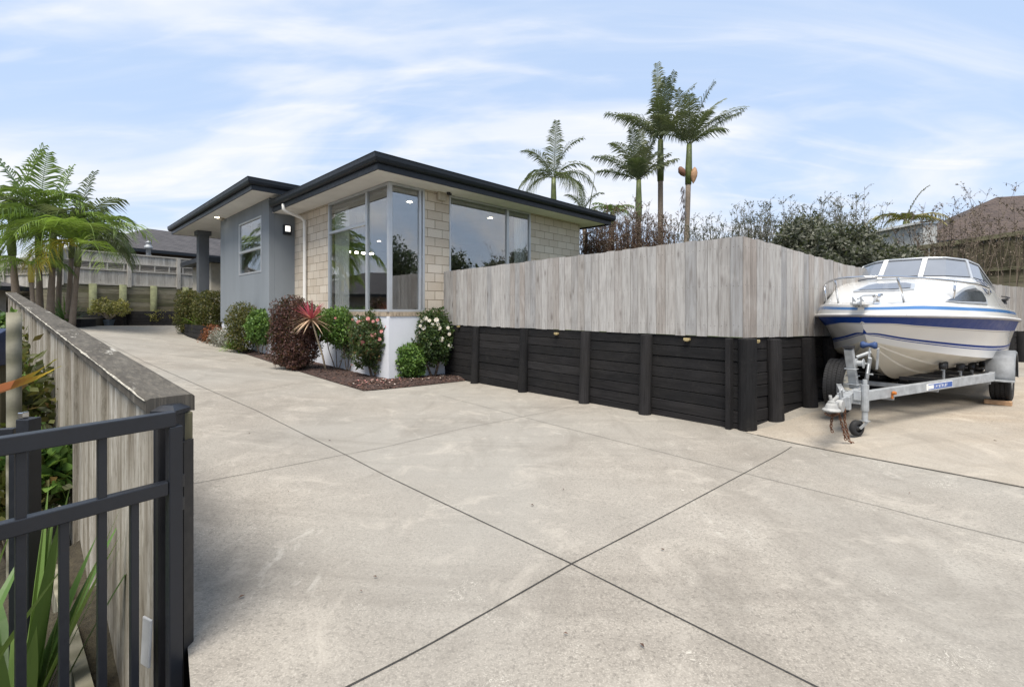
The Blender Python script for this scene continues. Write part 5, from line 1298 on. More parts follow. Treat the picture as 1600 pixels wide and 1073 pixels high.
# mossy fence right + terrace
UF0 = W(1372, 400, 14.5); UF1 = W(1640, 355, 12.0); UF0.z = UF1.z = 0; du = (UF1-UF0).normalized(); nu = Vector((du.y, -du.x, 0)); Lu = (UF1-UF0).length
uf = empty('mossy_fence', (UF0.x, UF0.y, E+.6), 0, 'dark mossy paling fence on a retaining bank beyond the boat', 'fence'); UO = Vector(uf.location)
def uz(s_, v0=390, v1=358): t = s_/Lu; return lerp(E+(485-395)/F*14.5, E+(485-356)/F*12.0, t)
mb = MB(); s_ = 0
while s_ < Lu:
    p = UF0+du*s_; mb.tone = random.random(); mb.bar(Vector((p.x, p.y, E+.85))-UO, Vector((p.x, p.y, uz(s_)-.06))-UO, .11, .02, nu); s_ += .125
mb.build('paling_panel', m_mossf, uf)
mb = MB(); mb.tone = .9; mb.bar(UF0+nu*.03+Vector((0, 0, uz(0)-.03))-UO, UF1+nu*.03+Vector((0, 0, uz(Lu)-.03))-UO, .09, .12); mb.bar(UF0+nu*.03+Vector((0, 0, E+1.05))-UO, UF1+nu*.03+Vector((0, 0, E+1.15))-UO, .06, .09); mb.build('rail', m_moss, uf)
mb = MB()
for k in range(9): mb.tone = random.random(); mb.bar(UF0+nu*.05+Vector((0, 0, E+.76-k*.2))-UO, UF1+nu*.05+Vector((0, 0, E+.86-k*.2))-UO, .05, .19)
mb.build('retaining_boards', m_moss, uf)
K = W(1452, 372, 19.5); K.z = 0
hiphouse('neighbour_house', 'neighbour house with brown tiled hip roof beyond the boat', K+Vector((-.5, 0, 0)), (.93, -.36, 0), (.36, .93, 0), 16, 9.5, E+(485-378)/F*19.5, E+(485-318)/F*23.5, E+.2, m_roofb, m_wall_dark)

# left garden planting by the gate
random.seed(11)
q = W(70, 1080, 1.62); straps('flax_plant', 'large green flax with broad blades growing behind the open gate', 'flax', (-1.93, 1.80, E-1.66), 30, .98, .03, lf_flax, .7, 1.45, .35, None, .10, None, (.6, 1.12))
straps('flax_plant', 'second green flax at the bottom left corner in front of the side gate', 'flax', (-1.98, 1.5, E-1.6), 16, 1.1, .028, lf_flax, .9, 1.45, .25, None, .08)
# the one orange-yellow flax blade reaching in from the left
mb = MB()
for (pts) in ([(-40, 618), (20, 600), (55, 583), (88, 561)], [(-40, 620), (20, 602), (58, 590), (95, 572)]):
    P3 = [W(u, v, 2.0+.1*i) for i, (u, v) in enumerate(pts)]; K = 12; prev = None
    for k in range(K+1):
        t = k/K*3; i = min(2, int(t)); q = P3[i].lerp(P3[i+1], t-i); ww = .019*(1-(k/K)**2.2)+.0005; pr = (q+Vector((0, .01, ww)), q-Vector((0, .01, ww)))
        if prev: mb.tone = min(1, .0+1.15*max(0, k/K-.35)); mb.add([prev[0], prev[1], pr[1], pr[0]], [(0, 1, 2, 3)])
        prev = pr
fp = empty('yellow_flax', (0, 0, 0), 0, 'orange and yellow pointed flax leaves reaching in above the gate', 'flax'); fp.location = W(-40, 618, 2.0); o = mb.build('blade', lf_yel, fp, smooth=True); o.location = -fp.location
GGd = 'green plants in the garden left of the fence'
for (u, v, Y, rr, n_, lb_, mt, lz) in ((50, 640, 4.4, .32, 900, 'fern like green plant against the fence below the log post top', lf_green, .09), (-8, 525, 6.5, .28, 700, 'bright green shrub at the left frame edge behind the log post', lf_green, .09),
        (62, 735, 3.0, .16, 260, 'glossy dark green plant at the fence foot beside the latch post', lf_green, .13), (-10, 640, 3.6, .4, 900, 'grassy olive shrub behind the side gate', lf_olive, .08), (48, 570, 5.6, .35, 900, 'reddish olive shrub between log post and fence', lf_olive, .08), (20, 770, 2.9, .2, 500, 'low brown green plant under the side gate', lf_olive, .07)):
    q = W(u, v, Y); root = empty('garden_shrub', (q.x, q.y, terr(q.x, q.y)), 0, lb_, 'shrub', GGd); hz_ = q.z-terr(q.x, q.y)
    mb = MB(); crown(mb, Vector((0, 0, hz_)), rr, rr, rr*1.1, n_, lz, 2, .3, .9); mb.build('foliage', mt, root)
    mb = MB(); branches(mb, Vector((0, 0, -.05)), Vector((0, 0, hz_)), rr, rr, 4, .012); mb.build('stem', m_bark, root)
# timber edging of the garden bed
mb = MB(); a = W(75, 800, 3.0); a.z = terr(a.x, a.y); c = W(135, 1120, 1.85); c.z = terr(c.x, c.y)
mb.bar((0, 0, .06), c-a+Vector((0, 0, .10)), .05, .2); o = mb.build('edging_board', m_log, loc=a); tagit(o, 'pale weathered timber edging board in the garden behind the gate', 'edging board')

# off-frame neighbours that the windows mirror
hiphouse('neighbour_house', 'dark roofed house across the left boundary, seen mirrored in the corner window', Vector((-24, 5.5, 0)), (.2, .98, 0), (-.98, .2, 0), 15, 9, E+1.0, E+2.7, E-1.6, m_roof, simple('pale_wall', (.33, .31, .28), .8))
for i, (x, y, r, h) in enumerate(((15.5, 8.3, 1.5, 3.1), (17.5, 4.6, 1.8, 3.6), (16, 11.5, 1.3, 2.6))):
    root = empty('garden_tree', (x, y, E-1.0), 0, ['dark leafy tree mirrored between two others in the windows', 'tallest dark tree mirrored in the corner window', 'smallest dark tree mirrored in the wide window'][i], 'tree', 'trees right of the frame')
    mb = MB(); crown(mb, Vector((0, 0, h)), r, r, r*.85, 4500, .17, 2, .35, .8, gaps=.4, seed=i*3); mb.build('crown', lf_tree, root)
    mb = MB(); branches(mb, Vector((0, 0, 0)), Vector((0, 0, h)), r, r, 5, .09); mb.build('trunk', m_bark, root)

# ------------------------------------------------------------------ boat on its trailer
BO = Vector((3.76, 5.0, 0)); th = atan2(.643, .766); gB = gr(3.76, 5.0)+.005
m_castw = simple('pale_cast_metal', (.30, .30, .29), .6, 0, .2, 20, .15)
boat = empty('motor_boat', (BO.x, BO.y, gB), th, 'white cabin motor boat with blue bands and curved windscreen, sitting on a galvanised trailer', 'boat')
def bp(l, w_, z): return Vector((l, -w_, E+z-gB))
def bw(l, w_): return (BO.x+.766*l+.643*w_, BO.y+.643*l-.766*w_)
KZ = [(0, -.085), (.06, -.15), (.15, -.26), (.3, -.40), (.6, -.58), (.9, -.72), (1.2, -.82), (1.6, -.885), (2.4, -.90), (4.8, -.90)]
CB = [(.22, 0), (.35, .10), (.5, .20), (1, .47), (1.6, .72), (2.2, .84), (3, .89), (3.8, .88), (4.8, .84)]
CZ = [(.22, -.33), (.5, -.40), (1, -.48), (1.6, -.55), (2.2, -.59), (3, -.61), (4.8, -.60)]
GBm = [(0, .03), (.03, .12), (.1, .23), (.25, .37), (.5, .52), (1, .715), (1.6, .88), (2.2, .97), (3, 1.01), (3.6, 1.0), (4.2, .97), (4.8, .93)]
GZ = [(0, -.055), (1, -.075), (2, -.10), (3, -.13), (4.8, -.17)]
ZC = [(0, .02), (.3, .07), (.6, .14), (1, .235), (1.5, .34), (2, .415), (2.6, .44)]
def cs_interp(x, tab):
    # smooth (Catmull-Rom-ish) interpolation
    n = len(tab)
    if x <= tab[0][0]: return tab[0][1]
    if x >= tab[-1][0]: return tab[-1][1]
    for i in range(n-1):
        if x <= tab[i+1][0]:
            x0, y0 = tab[i]; x1, y1 = tab[i+1]
            m0 = (y1-tab[i-1][1])/(x1-tab[i-1][0]) if i else (y1-y0)/(x1-x0)
            m1 = (tab[i+2][1]-y0)/(tab[i+2][0]-x0) if i+2 < n else (y1-y0)/(x1-x0)
            h = x1-x0; t = (x-x0)/h
            return (2*t**3-3*t**2+1)*y0+(t**3-2*t*t+t)*h*m0+(-2*t**3+3*t*t)*y1+(t**3-t*t)*h*m1
kz = lambda l: cs_interp(l, KZ); cbm = lambda l: 0 if l < .22 else cs_interp(l, CB); czz = lambda l: kz(l) if l < .22 else cs_interp(l, CZ)
gbm = lambda l: cs_interp(l, GBm); gzz = lambda l: cs_interp(l, GZ); zcc = lambda l: cs_interp(l, ZC)
ST = [0, .012, .03, .06, .1, .15, .2, .25, .3, .36, .43, .5, .6, .7, .8, .9, 1, 1.15, 1.3, 1.45, 1.6, 1.8, 2, 2.2, 2.45, 2.7, 3, 3.3, 3.6, 3.8, 3.95, 4.05, 4.15, 4.25, 4.4, 4.6, 4.8]
def topside(l, t):
    if l < .22:
        k = kz(l); g = gbm(l); z1 = gzz(l); z = max(k, lerp(-.33, z1, t)); f = (z-k)/(z1-k+1e-6)
        return (max(0, g*f-.05*sin(pi*f)*l*2*min(1, g*3)), z)
    c = cbm(l); g = gbm(l); z0 = czz(l); z1 = gzz(l)
    flare = -.05*sin(pi*t)*min(1, l*2)*(1-.7*sm(l, 1.5, 3))
    return (max(0, lerp(c, g, t)+flare), lerp(z0, z1, t))
def hullrow(l, sg):
    P = []; k = kz(l); c = cbm(l); z1 = czz(l)
    for f, dz in ((0, 0), (.12, 0), (.36, 0), (.38, .014), (.66, 0), (.68, .014), (.93, 0), (1, .0)):
        P.append((c*f, lerp(k, z1, f)+dz*(1 if c > .15 else c/.15)-.03*sin(pi*f)*min(1, c)))
    P[-1] = (c, z1)
    s2 = lerp(.735, .40, sm(l, 3.75, 4.1))
    for t in (.055, .2, .225, .25, .31, .33, s2-.07, s2-.055, s2-.03, s2, .87, .985, 1):
        P.append(topside(l, t))
    return [bp(l+.0, sg*w_, z) for w_, z in P]
# material per strip between rows (index into hull mats): 0 white 1 cream 2 deep blue 3 grey
HM = [1]*7+[0, 0, 2, 0, 2, 0, 0, 3, 0, 2, 2, 2, 3, 3]
mb = MB()
for sg in (-1, 1):
    rows = [hullrow(l, sg) for l in ST]; n = len(rows[0])
    for i in range(len(rows)-1):
        for k in range(n-1):
            mb.mi = HM[k]
            q = [rows[i][k], rows[i][k+1], rows[i+1][k+1], rows[i+1][k]]
            mb.add(q if sg > 0 else q[::-1], [(0, 1, 2, 3)])
mb.mi = 0
tr = hullrow(4.8, 1)+hullrow(4.8, -1)[::-1]; mb.add(tr, [tuple(range(len(tr)))])
hull = mb.build('hull', [m_gelw, m_gelc, m_geld, m_rubr], boat, smooth=True)
def weld(o, d=.0006):
    import bmesh
    bm = bmesh.new(); bm.from_mesh(o.data); bmesh.ops.remove_doubles(bm, verts=bm.verts, dist=d); bmesh.ops.recalc_face_normals(bm, faces=bm.faces); bm.to_mesh(o.data); bm.free()
    o.data.set_sharp_from_angle(angle=radians(32))
weld(hull)
def deckprof(l):
    g = gbm(l); zg = gzz(l); zc_ = zcc(l); e = min(1, l/.35)
    zs = zg+.155*lerp(.6, 1, e)
    return [(g, zg), (g*.995, zg+.03), (g*.975, zg+.075*lerp(.8, 1, e)), (g*.965, zg+.112*lerp(.8, 1, e)), (g*.94, zg+.14*lerp(.8, 1, e)), (g*.885, zs), (g*.82, lerp(zs, max(zs, zc_), .42)), (g*.745, lerp(zs, max(zs, zc_), .84)), (g*.66, max(zs, zc_)*.965), (g*.4, max(zs, zc_)), (g*.2, max(zs, zc_)+.004), (0, max(zs, zc_)+.006)]
DM = [0, 0, 1, 0, 0, 0, 0, 0, 0, 0, 0]
SD = [0, .015, .03, .06, .1, .16, .22, .3, .4, .5, .6, .75, .9, 1.05, 1.2, 1.4, 1.6, 1.8, 2.0, 2.2, 2.4, 2.55]
mb = MB()
for sg in (-1, 1):
    rows = [[bp(l, sg*w_, z) for w_, z in deckprof(l)] for l in SD]
    for i in range(len(rows)-1):
        for k in range(len(rows[0])-1):
            mb.mi = DM[k]; q = [rows[i][k], rows[i+1][k], rows[i+1][k+1], rows[i][k+1]]; mb.add(q, [(0, 1, 2, 3)])
mb.mi = 0
r = [bp(2.55, w_, z) for w_, z in deckprof(2.55)]+[bp(2.55, -w_, z) for w_, z in deckprof(2.55)[::-1][1:]]+[bp(2.55, -.6, -.4), bp(2.55, .6, -.4)]
mb.add(r, [tuple(range(len(r)))])
r = [bp(-.001, w_, z) for w_, z in deckprof(0)]+[bp(-.001, -w_, z) for w_, z in deckprof(0)[::-1][1:]]; mb.add(r, [tuple(range(len(r)))])
# cockpit coamings
SK = [2.55, 2.8, 3.1, 3.5, 3.9, 4.3, 4.8]
def coam(l):
    g = gbm(l); zg = gzz(l); f = sm(l, 2.55, 3.3); zt = lerp(deckprof(2.55)[7][1], zg+.27, f); zt = lerp(zt, zg+.17, sm(l, 3.6, 4.8))
    return [(g, zg), (g*.995, zg+.03), (g*.975, zg+.075), (g*.965, zg+.112), (g*.94, zg+.14), (g*.885, zg+.155), (lerp(g*.82, g-.13, f), lerp(zg+.155, zt, .5)), (lerp(g*.745, g-.16, f), zt), (g-.27, zt+.005), (g-.29, zt-.05), (g-.29, -.45), (0, -.46)]
for sg in (-1, 1):
    rows = [[bp(l, sg*w_, z) for w_, z in coam(l)] for l in SK]
    for i in range(len(rows)-1):
        for k in range(len(rows[0])-1):
            mb.mi = DM[k]; mb.add([rows[i][k], rows[i+1][k], rows[i+1][k+1], rows[i][k+1]], [(0, 1, 2, 3)])
mb.mi = 0
r = [bp(4.801, w_, z) for w_, z in coam(4.8)[:10]]+[bp(4.801, -w_, z) for w_, z in coam(4.8)[:10][::-1]]; mb.add(r, [tuple(range(len(r)))])
deck = mb.build('deck', [m_gelw, m_gell], boat, smooth=True); weld(deck)
# rub rail
pts = [bp(l, -gbm(l)-.012, gzz(l)) for l in ST[::-1]]+[bp(-.015, 0, gzz(0))]+[bp(l, gbm(l)+.012, gzz(l)) for l in ST]
MB().tube(pts, .015, 8).build('rub_rail', m_rubr, boat, smooth=True)
MB().tube([p+Vector((0, 0, .014)) for p in pts], .009, 6).build('rub_strip', m_white, boat, smooth=True)
def dsurf(l, s_, off=.0, sg=1):
    """point on the cabin side/top between profile index 5 and 8; s_ 0..3"""
    P = deckprof(l); k = min(2, int(s_)); f = s_-k; a = P[5+k]; c = P[6+k]; w_, z = lerp(a[0], c[0], f), lerp(a[1], c[1], f); dw, dz = c[0]-a[0], c[1]-a[1]; L_ = sqrt(dw*dw+dz*dz) or 1
    return bp(l, sg*(w_+dz/L_*off), z-dw/L_*off)
for sg in (1, -1):
    for nm, l0, l1, s0, s1, off, mt in (('window_frame', 0.80, 1.90, .08, 1.75, .012, m_alu), ('cabin_window', .86, 1.86, .26, 1.5, .018, m_bglass)):
        mb = MB(); rows = []
        for i in range(17):
            t = i/16; l = lerp(l0, l1, t); up = s0+.25*(s1-s0)*sm(t, 0, .05)+(s1-s0)*.75*sm(t, 0, .62)**.8*(1-.45*sm(t, .86, 1)); lo = lerp(s0+.1, s0, sm(t, 0, .3))+.35*sm(t, .93, 1)
            rows.append([dsurf(l, lerp(lo, max(lo+.02, up), k/6), off, sg) for k in range(7)])
        mb.grid(rows); o = mb.build(nm, mt, boat, smooth=True)
        if nm == 'window_frame': fr = o
        else: o.parent = fr; pass
def top(l, w_): 
    P = deckprof(l); g = gbm(l); w2 = abs(w_)
    for (a, za), (c, zc2) in zip(P[::-1], P[::-1][1:]):
        if a <= w2 <= c: return lerp(za, zc2, (w2-a)/((c-a) or 1))
    return P[5][1]
mb = MB(); hp = [(.95, -.30), (.93, -.1), (.93, .12), (1.0, .28), (1.3, .24), (1.42, .15), (1.42, -.18), (1.3, -.25)]
vs = [bp(l, w_, top(l, w_)+.003) for l, w_ in hp]+[bp(l, w_, top(l, w_)+.022) for l, w_ in hp]; n = len(hp)
mb.add(vs, [tuple(range(n, 2*n))]+[(i, (i+1) % n, n+(i+1) % n, n+i) for i in range(n)]); ha = mb.build('hatch', m_alu, boat)
hc = (1.17, 0); mb = MB(); vs = [bp(lerp(hc[0], l, .84), lerp(hc[1], w_, .86), top(lerp(hc[0], l, .84), lerp(hc[1], w_, .86))+.028) for l, w_ in hp]; mb.add(vs, [tuple(range(n))]); mb.build('hatch_glass', simple('smoked_hatch', (.13, .135, .15), .15), ha)
# windscreen
wsb = [(2.95, -.80, .255), (2.42, -.74, .36), (2.25, -.64, .405), (2.08, -.42, .43), (2.0, -.25, .435), (2.0, .18, .44), (2.08, .42, .43), (2.25, .64, .41), (2.42, .74, .37), (2.95, .80, .262)]
wst = [(3.02, -.79, .29), (2.70, -.66, .60), (2.58, -.56, .665), (2.42, -.38, .705), (2.36, -.24, .72), (2.36, .18, .72), (2.42, .38, .71), (2.58, .56, .675), (2.70, .66, .61), (3.02, .79, .295)]
ws = empty('windscreen', (0, 0, 0)); ws.parent = boat
bpt = [bp(*p) for p in wsb]; tpt = [bp(*p) for p in wst]
mb = MB(); mb.grid([bpt, tpt]); pane = mb.build('pane', simple('grey_screen_film', (.17, .185, .21), .2, 0, .1, 2, .0, .8, .6), ws, smooth=False)
mb = MB(); mb.tube(tpt, .014, 8); mb.build('top_frame', m_chrome if False else m_alu, ws, smooth=True)
mb = MB(); mb.tube([p+Vector((0, 0, -.006)) for p in bpt], .012, 8); mb.build('base_frame', m_alu, ws, smooth=True)
nws = lambda i: (bpt[i]-bp(2.9, 0, .3)).normalized()*.008
for i in (4, 5):
    mb = MB(); mb.bar(bpt[i]+nws(i), tpt[i]+nws(i), .05, .02, Vector((-1, 0, .7))); mb.build('mullion', m_white, ws, bevel=.004)
for a, c in ((2, 2), (7, 7)):
    mb = MB(); mb.bar(bpt[a]+nws(a), tpt[c]+nws(c), .026, .02, nws(a)*100); mb.build('mullion', m_alu, ws, bevel=.003)
mb = MB()      # dark seals round the panes
for i, j in ((2, 4), (5, 7), (4, 5), (0, 2), (7, 9)):
    for arr, k in ((bpt, .05), (tpt, -.06)):
        pl = [arr[q].lerp((tpt if arr is bpt else bpt)[q], .07)+nws(q)*.4 for q in range(i, j+1)]
        mb.tube(pl, .005, 4)
mb.build('seal', m_blackp, ws)
# bow rail
rl = [(2.25, -.80, .20), (2.05, -.81, .27), (1.5, -.74, .31), (1.0, -.63, .325), (.5, -.45, .345), (.15, -.28, .355), (-.0, -.15, .357), (-.05, 0, .358), (-.0, .15, .357), (.15, .28, .355), (.5, .45, .345), (1.0, .63, .325), (1.5, .74, .31), (2.05, .81, .27), (2.25, .80, .20)]
br_ = empty('bow_rail', (0, 0, 0)); br_.parent = boat
MB().tube([bp(*p) for p in rl], .0125, 8).build('top_tube', m_chrome, br_, smooth=True)
for sg in (-1, 1):
    for (l0, w0, z0), (l1, w1) in (((.15, .28, .355), (.36, .30)), ((1.0, .63, .325), (1.02, .61))):
        a = bp(l0, sg*w0, z0); c = bp(l1, sg*w1, top(l1, w1)-.01); MB().tube([a, c], .0115, 8).build('stanchion', m_chrome, br_, smooth=True)
# bow roller, fairlead and anchor gear
mb = MB(); mb.ob(bp(.05, 0, .075), (1, 0, 0), (0, 1, 0), (0, 0, 1), .17, .07, .018); mb.build('bow_plank', m_gelw, boat, bevel=.008)
mb = MB(); 
for w_ in (-.035, .035): mb.ob(bp(-.10, w_, .085), (1, 0, -.35), (0, 1, 0), (0, 0, 1), .075, .003, .035)
mb.lathe(bp(-.14, -.034, .07), [(.001, 0), (.028, 0), (.018, .034), (.028, .068), (.001, .068)], 12, (0, -1, 0)); mb.tube([bp(-.12, 0, .12), bp(.0, .02, .16), bp(.16, .1, .165)], .008, 6)
mb.build('bow_roller', m_galv, boat, smooth=False)
mb = MB(); mb.lathe(bp(.17, .1, .09), [(.03, 0), (.028, .04), (.038, .05), (.038, .07), (.02, .085), (.001, .085)], 12); mb.tube([bp(.13, .1, .16), bp(.24, .13, .17)], .016, 8); mb.build('bollard', m_chrome, boat, smooth=True)
for w_ in (-.12, .33):
    mb = MB(); mb.tube([bp(.20, w_-.02, top(.2, abs(w_))+.012), bp(.20, w_+.02, top(.2, abs(w_))+.012)], .007, 6); mb.build('deck_cleat', m_chrome, boat)
mb = MB(); q = bp(3.5, .86, .09); mb.lathe(q, [(.03, 0), (.02, .04), (.05, .06), (.001, .08)], 10); mb.tube([q+Vector((-.06, 0, .06)), q+Vector((.06, 0, .06))], .014, 6); mb.tube([q+Vector((.05*cos(i), .05*sin(i), .03+.012*i)) for i in range(8)], .01, 5); mb.build('mooring_cleat', m_blackp, boat)
# scribbled name on the cabin side
mb = MB()
for k in range(2):
    pl = []
    for i in range(34):
        t = i/33; l = 2.0+.42*t+.012*sin(t*23+k); s_ = 1.9-.55*k+.42*sin(t*19+k*2)*(1-.6*t)-.1*t; pl.append(dsurf(l, max(.1, min(2.9, s_)), .014))
    mb.tube(pl, .0035, 4)
mb.build('name_script', simple('dark_blue_vinyl', (.03, .05, .10), .4), boat)

# trailer
trl = empty('boat_trailer', (BO.x, BO.y, gB), th, 'galvanised boat trailer with jockey wheel and spare tyre under the white boat', 'trailer')
def rz(l): return lerp(-.875, -.80, sm(l, -.5, 1.9))
mb = MB(); mb.bar(bp(-.78, 0, -.90), bp(-.02, 0, -.875), .07, .10); mb.build('drawbar', m_galv, trl, bevel=.006)
mb = MB(); mb.ob(bp(-.35, 0, -.895), (1, 0, 0), (0, 1, 0), (0, 0, 1), .10, .10, .045); mb.ob(bp(-.62, .0, -.91), (1, 0, 0), (0, 1, 0), (0, 0, 1), .03, .06, .065); mb.build('coupling_plate', m_galv, trl, bevel=.004)
for sg in (-1, 1):
    mb = MB(); mb.bar(bp(-.42, sg*.06, rz(-.42)), bp(1.9, sg*.84, rz(1.9)), .05, .10); mb.build('side_rail', m_galv, trl, bevel=.005)
    mb = MB(); mb.bar(bp(1.88, sg*.84, rz(1.9)), bp(4.35, sg*.84, rz(1.9)), .05, .10); mb.build('side_rail', m_galv, trl, bevel=.005)
for l in (.15, .9, 1.9, 3.0, 4.2):
    w_ = .06+.78*min(1, (l+.42)/2.32); mb = MB(); mb.bar(bp(l, -w_, rz(l)-.06), bp(l, w_, rz(l)-.06), .06, .05); mb.build('cross_member', m_galv, trl, bevel=.004)
for l in (1.3, 1.9, 2.6, 3.3, 4.0):
    mb = MB()
    mb.lathe(bp(l, -.07, -.925), [(.001, 0), (.035, .0), (.024, .07), (.035, .14), (.001, .14)], 12, (0, -1, 0)); mb.build('keel_roller', m_blackp, trl, smooth=True)
for sg in (-1, 1):
    for l in (1.35, 1.75, 2.2, 2.9, 3.6):
        c = min(.7, cbm(l)*.78); zz = lerp(kz(l), czz(l), .78)-.055
        bk = MB(); bk.tube([bp(l, sg*c, rz(l)-.02), bp(l, sg*c, zz-.02)], .014, 6); bk.ob(bp(l, sg*c, zz-.03), (1, 0, 0), (0, 1, 0), (0, 0, 1), .09, .012, .02); bo_ = bk.build('roller_bracket', m_galv, trl)
        for dl in (-.07, .07): MB().lathe(bp(l+dl, sg*c-.03, zz), [(.001, 0), (.04, 0), (.045, .03), (.04, .06), (.001, .06)], 12, (0, -1, 0)).build('roller', m_blackp, bo_, smooth=True)
        MB().bar(bp(l-.12, sg*.0+sg*.1, rz(l)-.02), bp(l, sg*c, rz(l)-.02), .03, .04).build('swing_arm', m_blackp, trl)
def wheel(name, l, w_, z, R_, wd, par, rimmat=m_white, sg=1, spare=False):
    wl = empty(name, (0, 0, 0)); wl.parent = par
    c = bp(l, w_, z); ax = Vector((0, -sg, 0)); ax.normalize()
    h = wd/2; pr = [(R_*.64, -h*.75), (R_*.70, -h*.98), (R_*.86, -h*1.04), (R_*.95, -h*.93)]
    for k in range(4):
        y0 = -h*.86+k*h*.43; pr += [(R_*.995, y0+.002), (R_*1.0, y0+h*.08), (R_*1.0, y0+h*.33), (R_*.995, y0+h*.345), (R_*.97, y0+h*.36), (R_*.97, y0+h*.42)]
    pr = pr[:-2]; pr += [(R_*.95, h*.93), (R_*.86, h*1.04), (R_*.70, h*.98), (R_*.64, h*.75)]
    mb = MB(); mb.lathe(c, pr, 48, ax); 
    # tread blocks
    ux = Vector((1, 0, 0)); uz_ = Vector((0, 0, 1))
    for i in range(60):
        a = 2*pi*i/60
        for k, y in enumerate((-.72, -.26, .26, .72)):
            aa = a+(.05 if k % 2 else 0); d = ux*cos(aa)+uz_*sin(aa); tg = -ux*sin(aa)+uz_*cos(aa); mb.ob(c+ax*h*y+d*(R_*1.002), tg, ax, d, R_*.032, h*.15, R_*.012)
    mb.build('tyre', m_rubber, wl)
    mb = MB(); mb.lathe(c, [(.001, h*.15), (.05, h*.18), (.055, h*.4), (.08, h*.42), (R_*.45, h*.25), (R_*.56, h*.55), (R_*.6, h*.8), (R_*.66, h*.88), (R_*.66, h*.78), (R_*.58, h*.5), (R_*.58, -h*.8), (R_*.66, -h*.85)], 32, ax); mb.build('rim', rimmat, wl, smooth=True)
    mb = MB()
    for i in range(5): a = 2*pi*i/5; mb.lathe(c+(ux*cos(a)+uz_*sin(a))*.062+ax*h*.4, [(.009, 0), (.009, .018), (.001, .02)], 6, ax)
    mb.build('wheel_nuts', m_galv, wl)
WLx, WWx = 2.42, .90
for sg in (1, -1):
    x, y = bw(WLx, sg*WWx); zz = gr(x, y)+.005-E+.295+(.02 if sg > 0 else 0)
    wheel('wheel', WLx, sg*WWx, zz, .29, .19, trl, m_white, sg)
    mb = MB(); rows = []
    for i in range(21):
        a = radians(-2+184*i/20); rows.append([bp(WLx-.345*cos(a), sg*(WWx-.125), zz+.345*sin(a)+.005), bp(WLx-.345*cos(a), sg*(WWx+.115), zz+.345*sin(a)+.005), bp(WLx-.335*cos(a), sg*(WWx+.13), zz+.335*sin(a)), bp(WLx-.31*cos(a), sg*(WWx+.13), zz+.31*sin(a))])
    mb.grid(rows); fo = mb.build('mudguard', simple('dull_galvanised', (.20, .21, .22), .65, .2, .2, 12, .1), trl, smooth=True); so_ = fo.modifiers.new('solid', 'SOLIDIFY'); so_.thickness = .004
    mb = MB(); mb.ob(bp(WLx-.37, sg*WWx, zz+.0), (1, 0, 0), (0, 1, 0), (0, 0, 1), .06, .13, .008); mb.build('step_plate', m_galv, trl)
    mb = MB(); mb.bar(bp(WLx, sg*.84, -.86), bp(WLx, sg*(WWx-.08), zz), .05, .05, (1, 0, 0)); mb.bar(bp(WLx-.35, sg*.86, rz(1.9)-.07), bp(WLx+.4, sg*.86, rz(1.9)-.07), .05, .03); mb.build('spring', m_blackp, trl)
mb = MB(); x, y = bw(WLx, 0); mb.tube([bp(WLx, -.85, gr(x, y)-E+.3), bp(WLx, .85, gr(x, y)-E+.3)], .025, 10); mb.build('axle', m_galv, trl, smooth=True)
wheel('spare_wheel', .28, -.27, -.865, .30, .185, trl, simple('cream_rim', (.6, .57, .48), .5), 1)
mb = MB(); mb.bar(bp(.28, -.3, -.86), bp(.28, .0, -.86), .05, .04); mb.build('spare_bracket', m_galv, trl)
# winch post
wp = empty('winch_post', (0, 0, 0)); wp.parent = trl
mb = MB(); mb.bar(bp(-.04, -.05, -.83), bp(-.24, -.05, -.40), .075, .075, (1, 0, 0)); mb.build('post', m_galv, wp, bevel=.006)
mb = MB(); mb.ob(bp(-.245, -.05, -.385), (1, 0, 0), (0, 1, 0), (0, 0, 1), .045, .045, .015); mb.build('post_top', m_blackp, wp, bevel=.004)
mb = MB(); mb.bar(bp(-.02, .06, -.72), bp(-.02, .085, -.40), .012, .05, (1, 0, 0)); mb.bar(bp(.04, .13, -.62), bp(.0, .15, -.40), .012, .05, (1, 0, 0)); mb.tube([bp(-.08, -.02, -.5), bp(-.02, .09, -.44)], .018, 8); mb.bar(bp(.08, .02, -.83), bp(-.05, .09, -.5), .03, .03); mb.build('winch_bracket', m_galv, wp)
mb = MB(); mb.lathe(bp(-.1, -.02, -.56), [(.001, 0), (.05, .0), (.05, .01), (.03, .012), (.03, .06), (.05, .062), (.05, .07), (.001, .07)], 16, (0, -1, 0)); mb.tube([bp(-.1, .06, -.56), bp(-.1, .09, -.56), bp(-.16, .09, -.66), bp(-.16, .14, -.66)], .009, 6); mb.build('winch', m_galv, wp)
mb = MB(); mb.lathe(bp(.02, -.005, -.37), [(.001, 0), (.032, 0), (.04, .02), (.028, .045), (.02, .07), (.028, .095), (.04, .12), (.032, .14), (.001, .14)], 14, (0, -1, 0)); mb.build('bow_stop', simple('faded_blue_rubber', (.025, .055, .15), .7, 0, .2, 20, .1), wp, smooth=True)
for z in (-.62, -.70, -.79):
    x = lerp(-.04, -.24, (z+.83)/.43); r = .05; pl = [bp(x+dx, -.05+dy, z) for dx, dy in ((-r, -r), (r, -r), (r, r), (-r, r), (-r, -r))]
    MB().tube(pl, .006, 6).build('clamp', m_galv, wp)
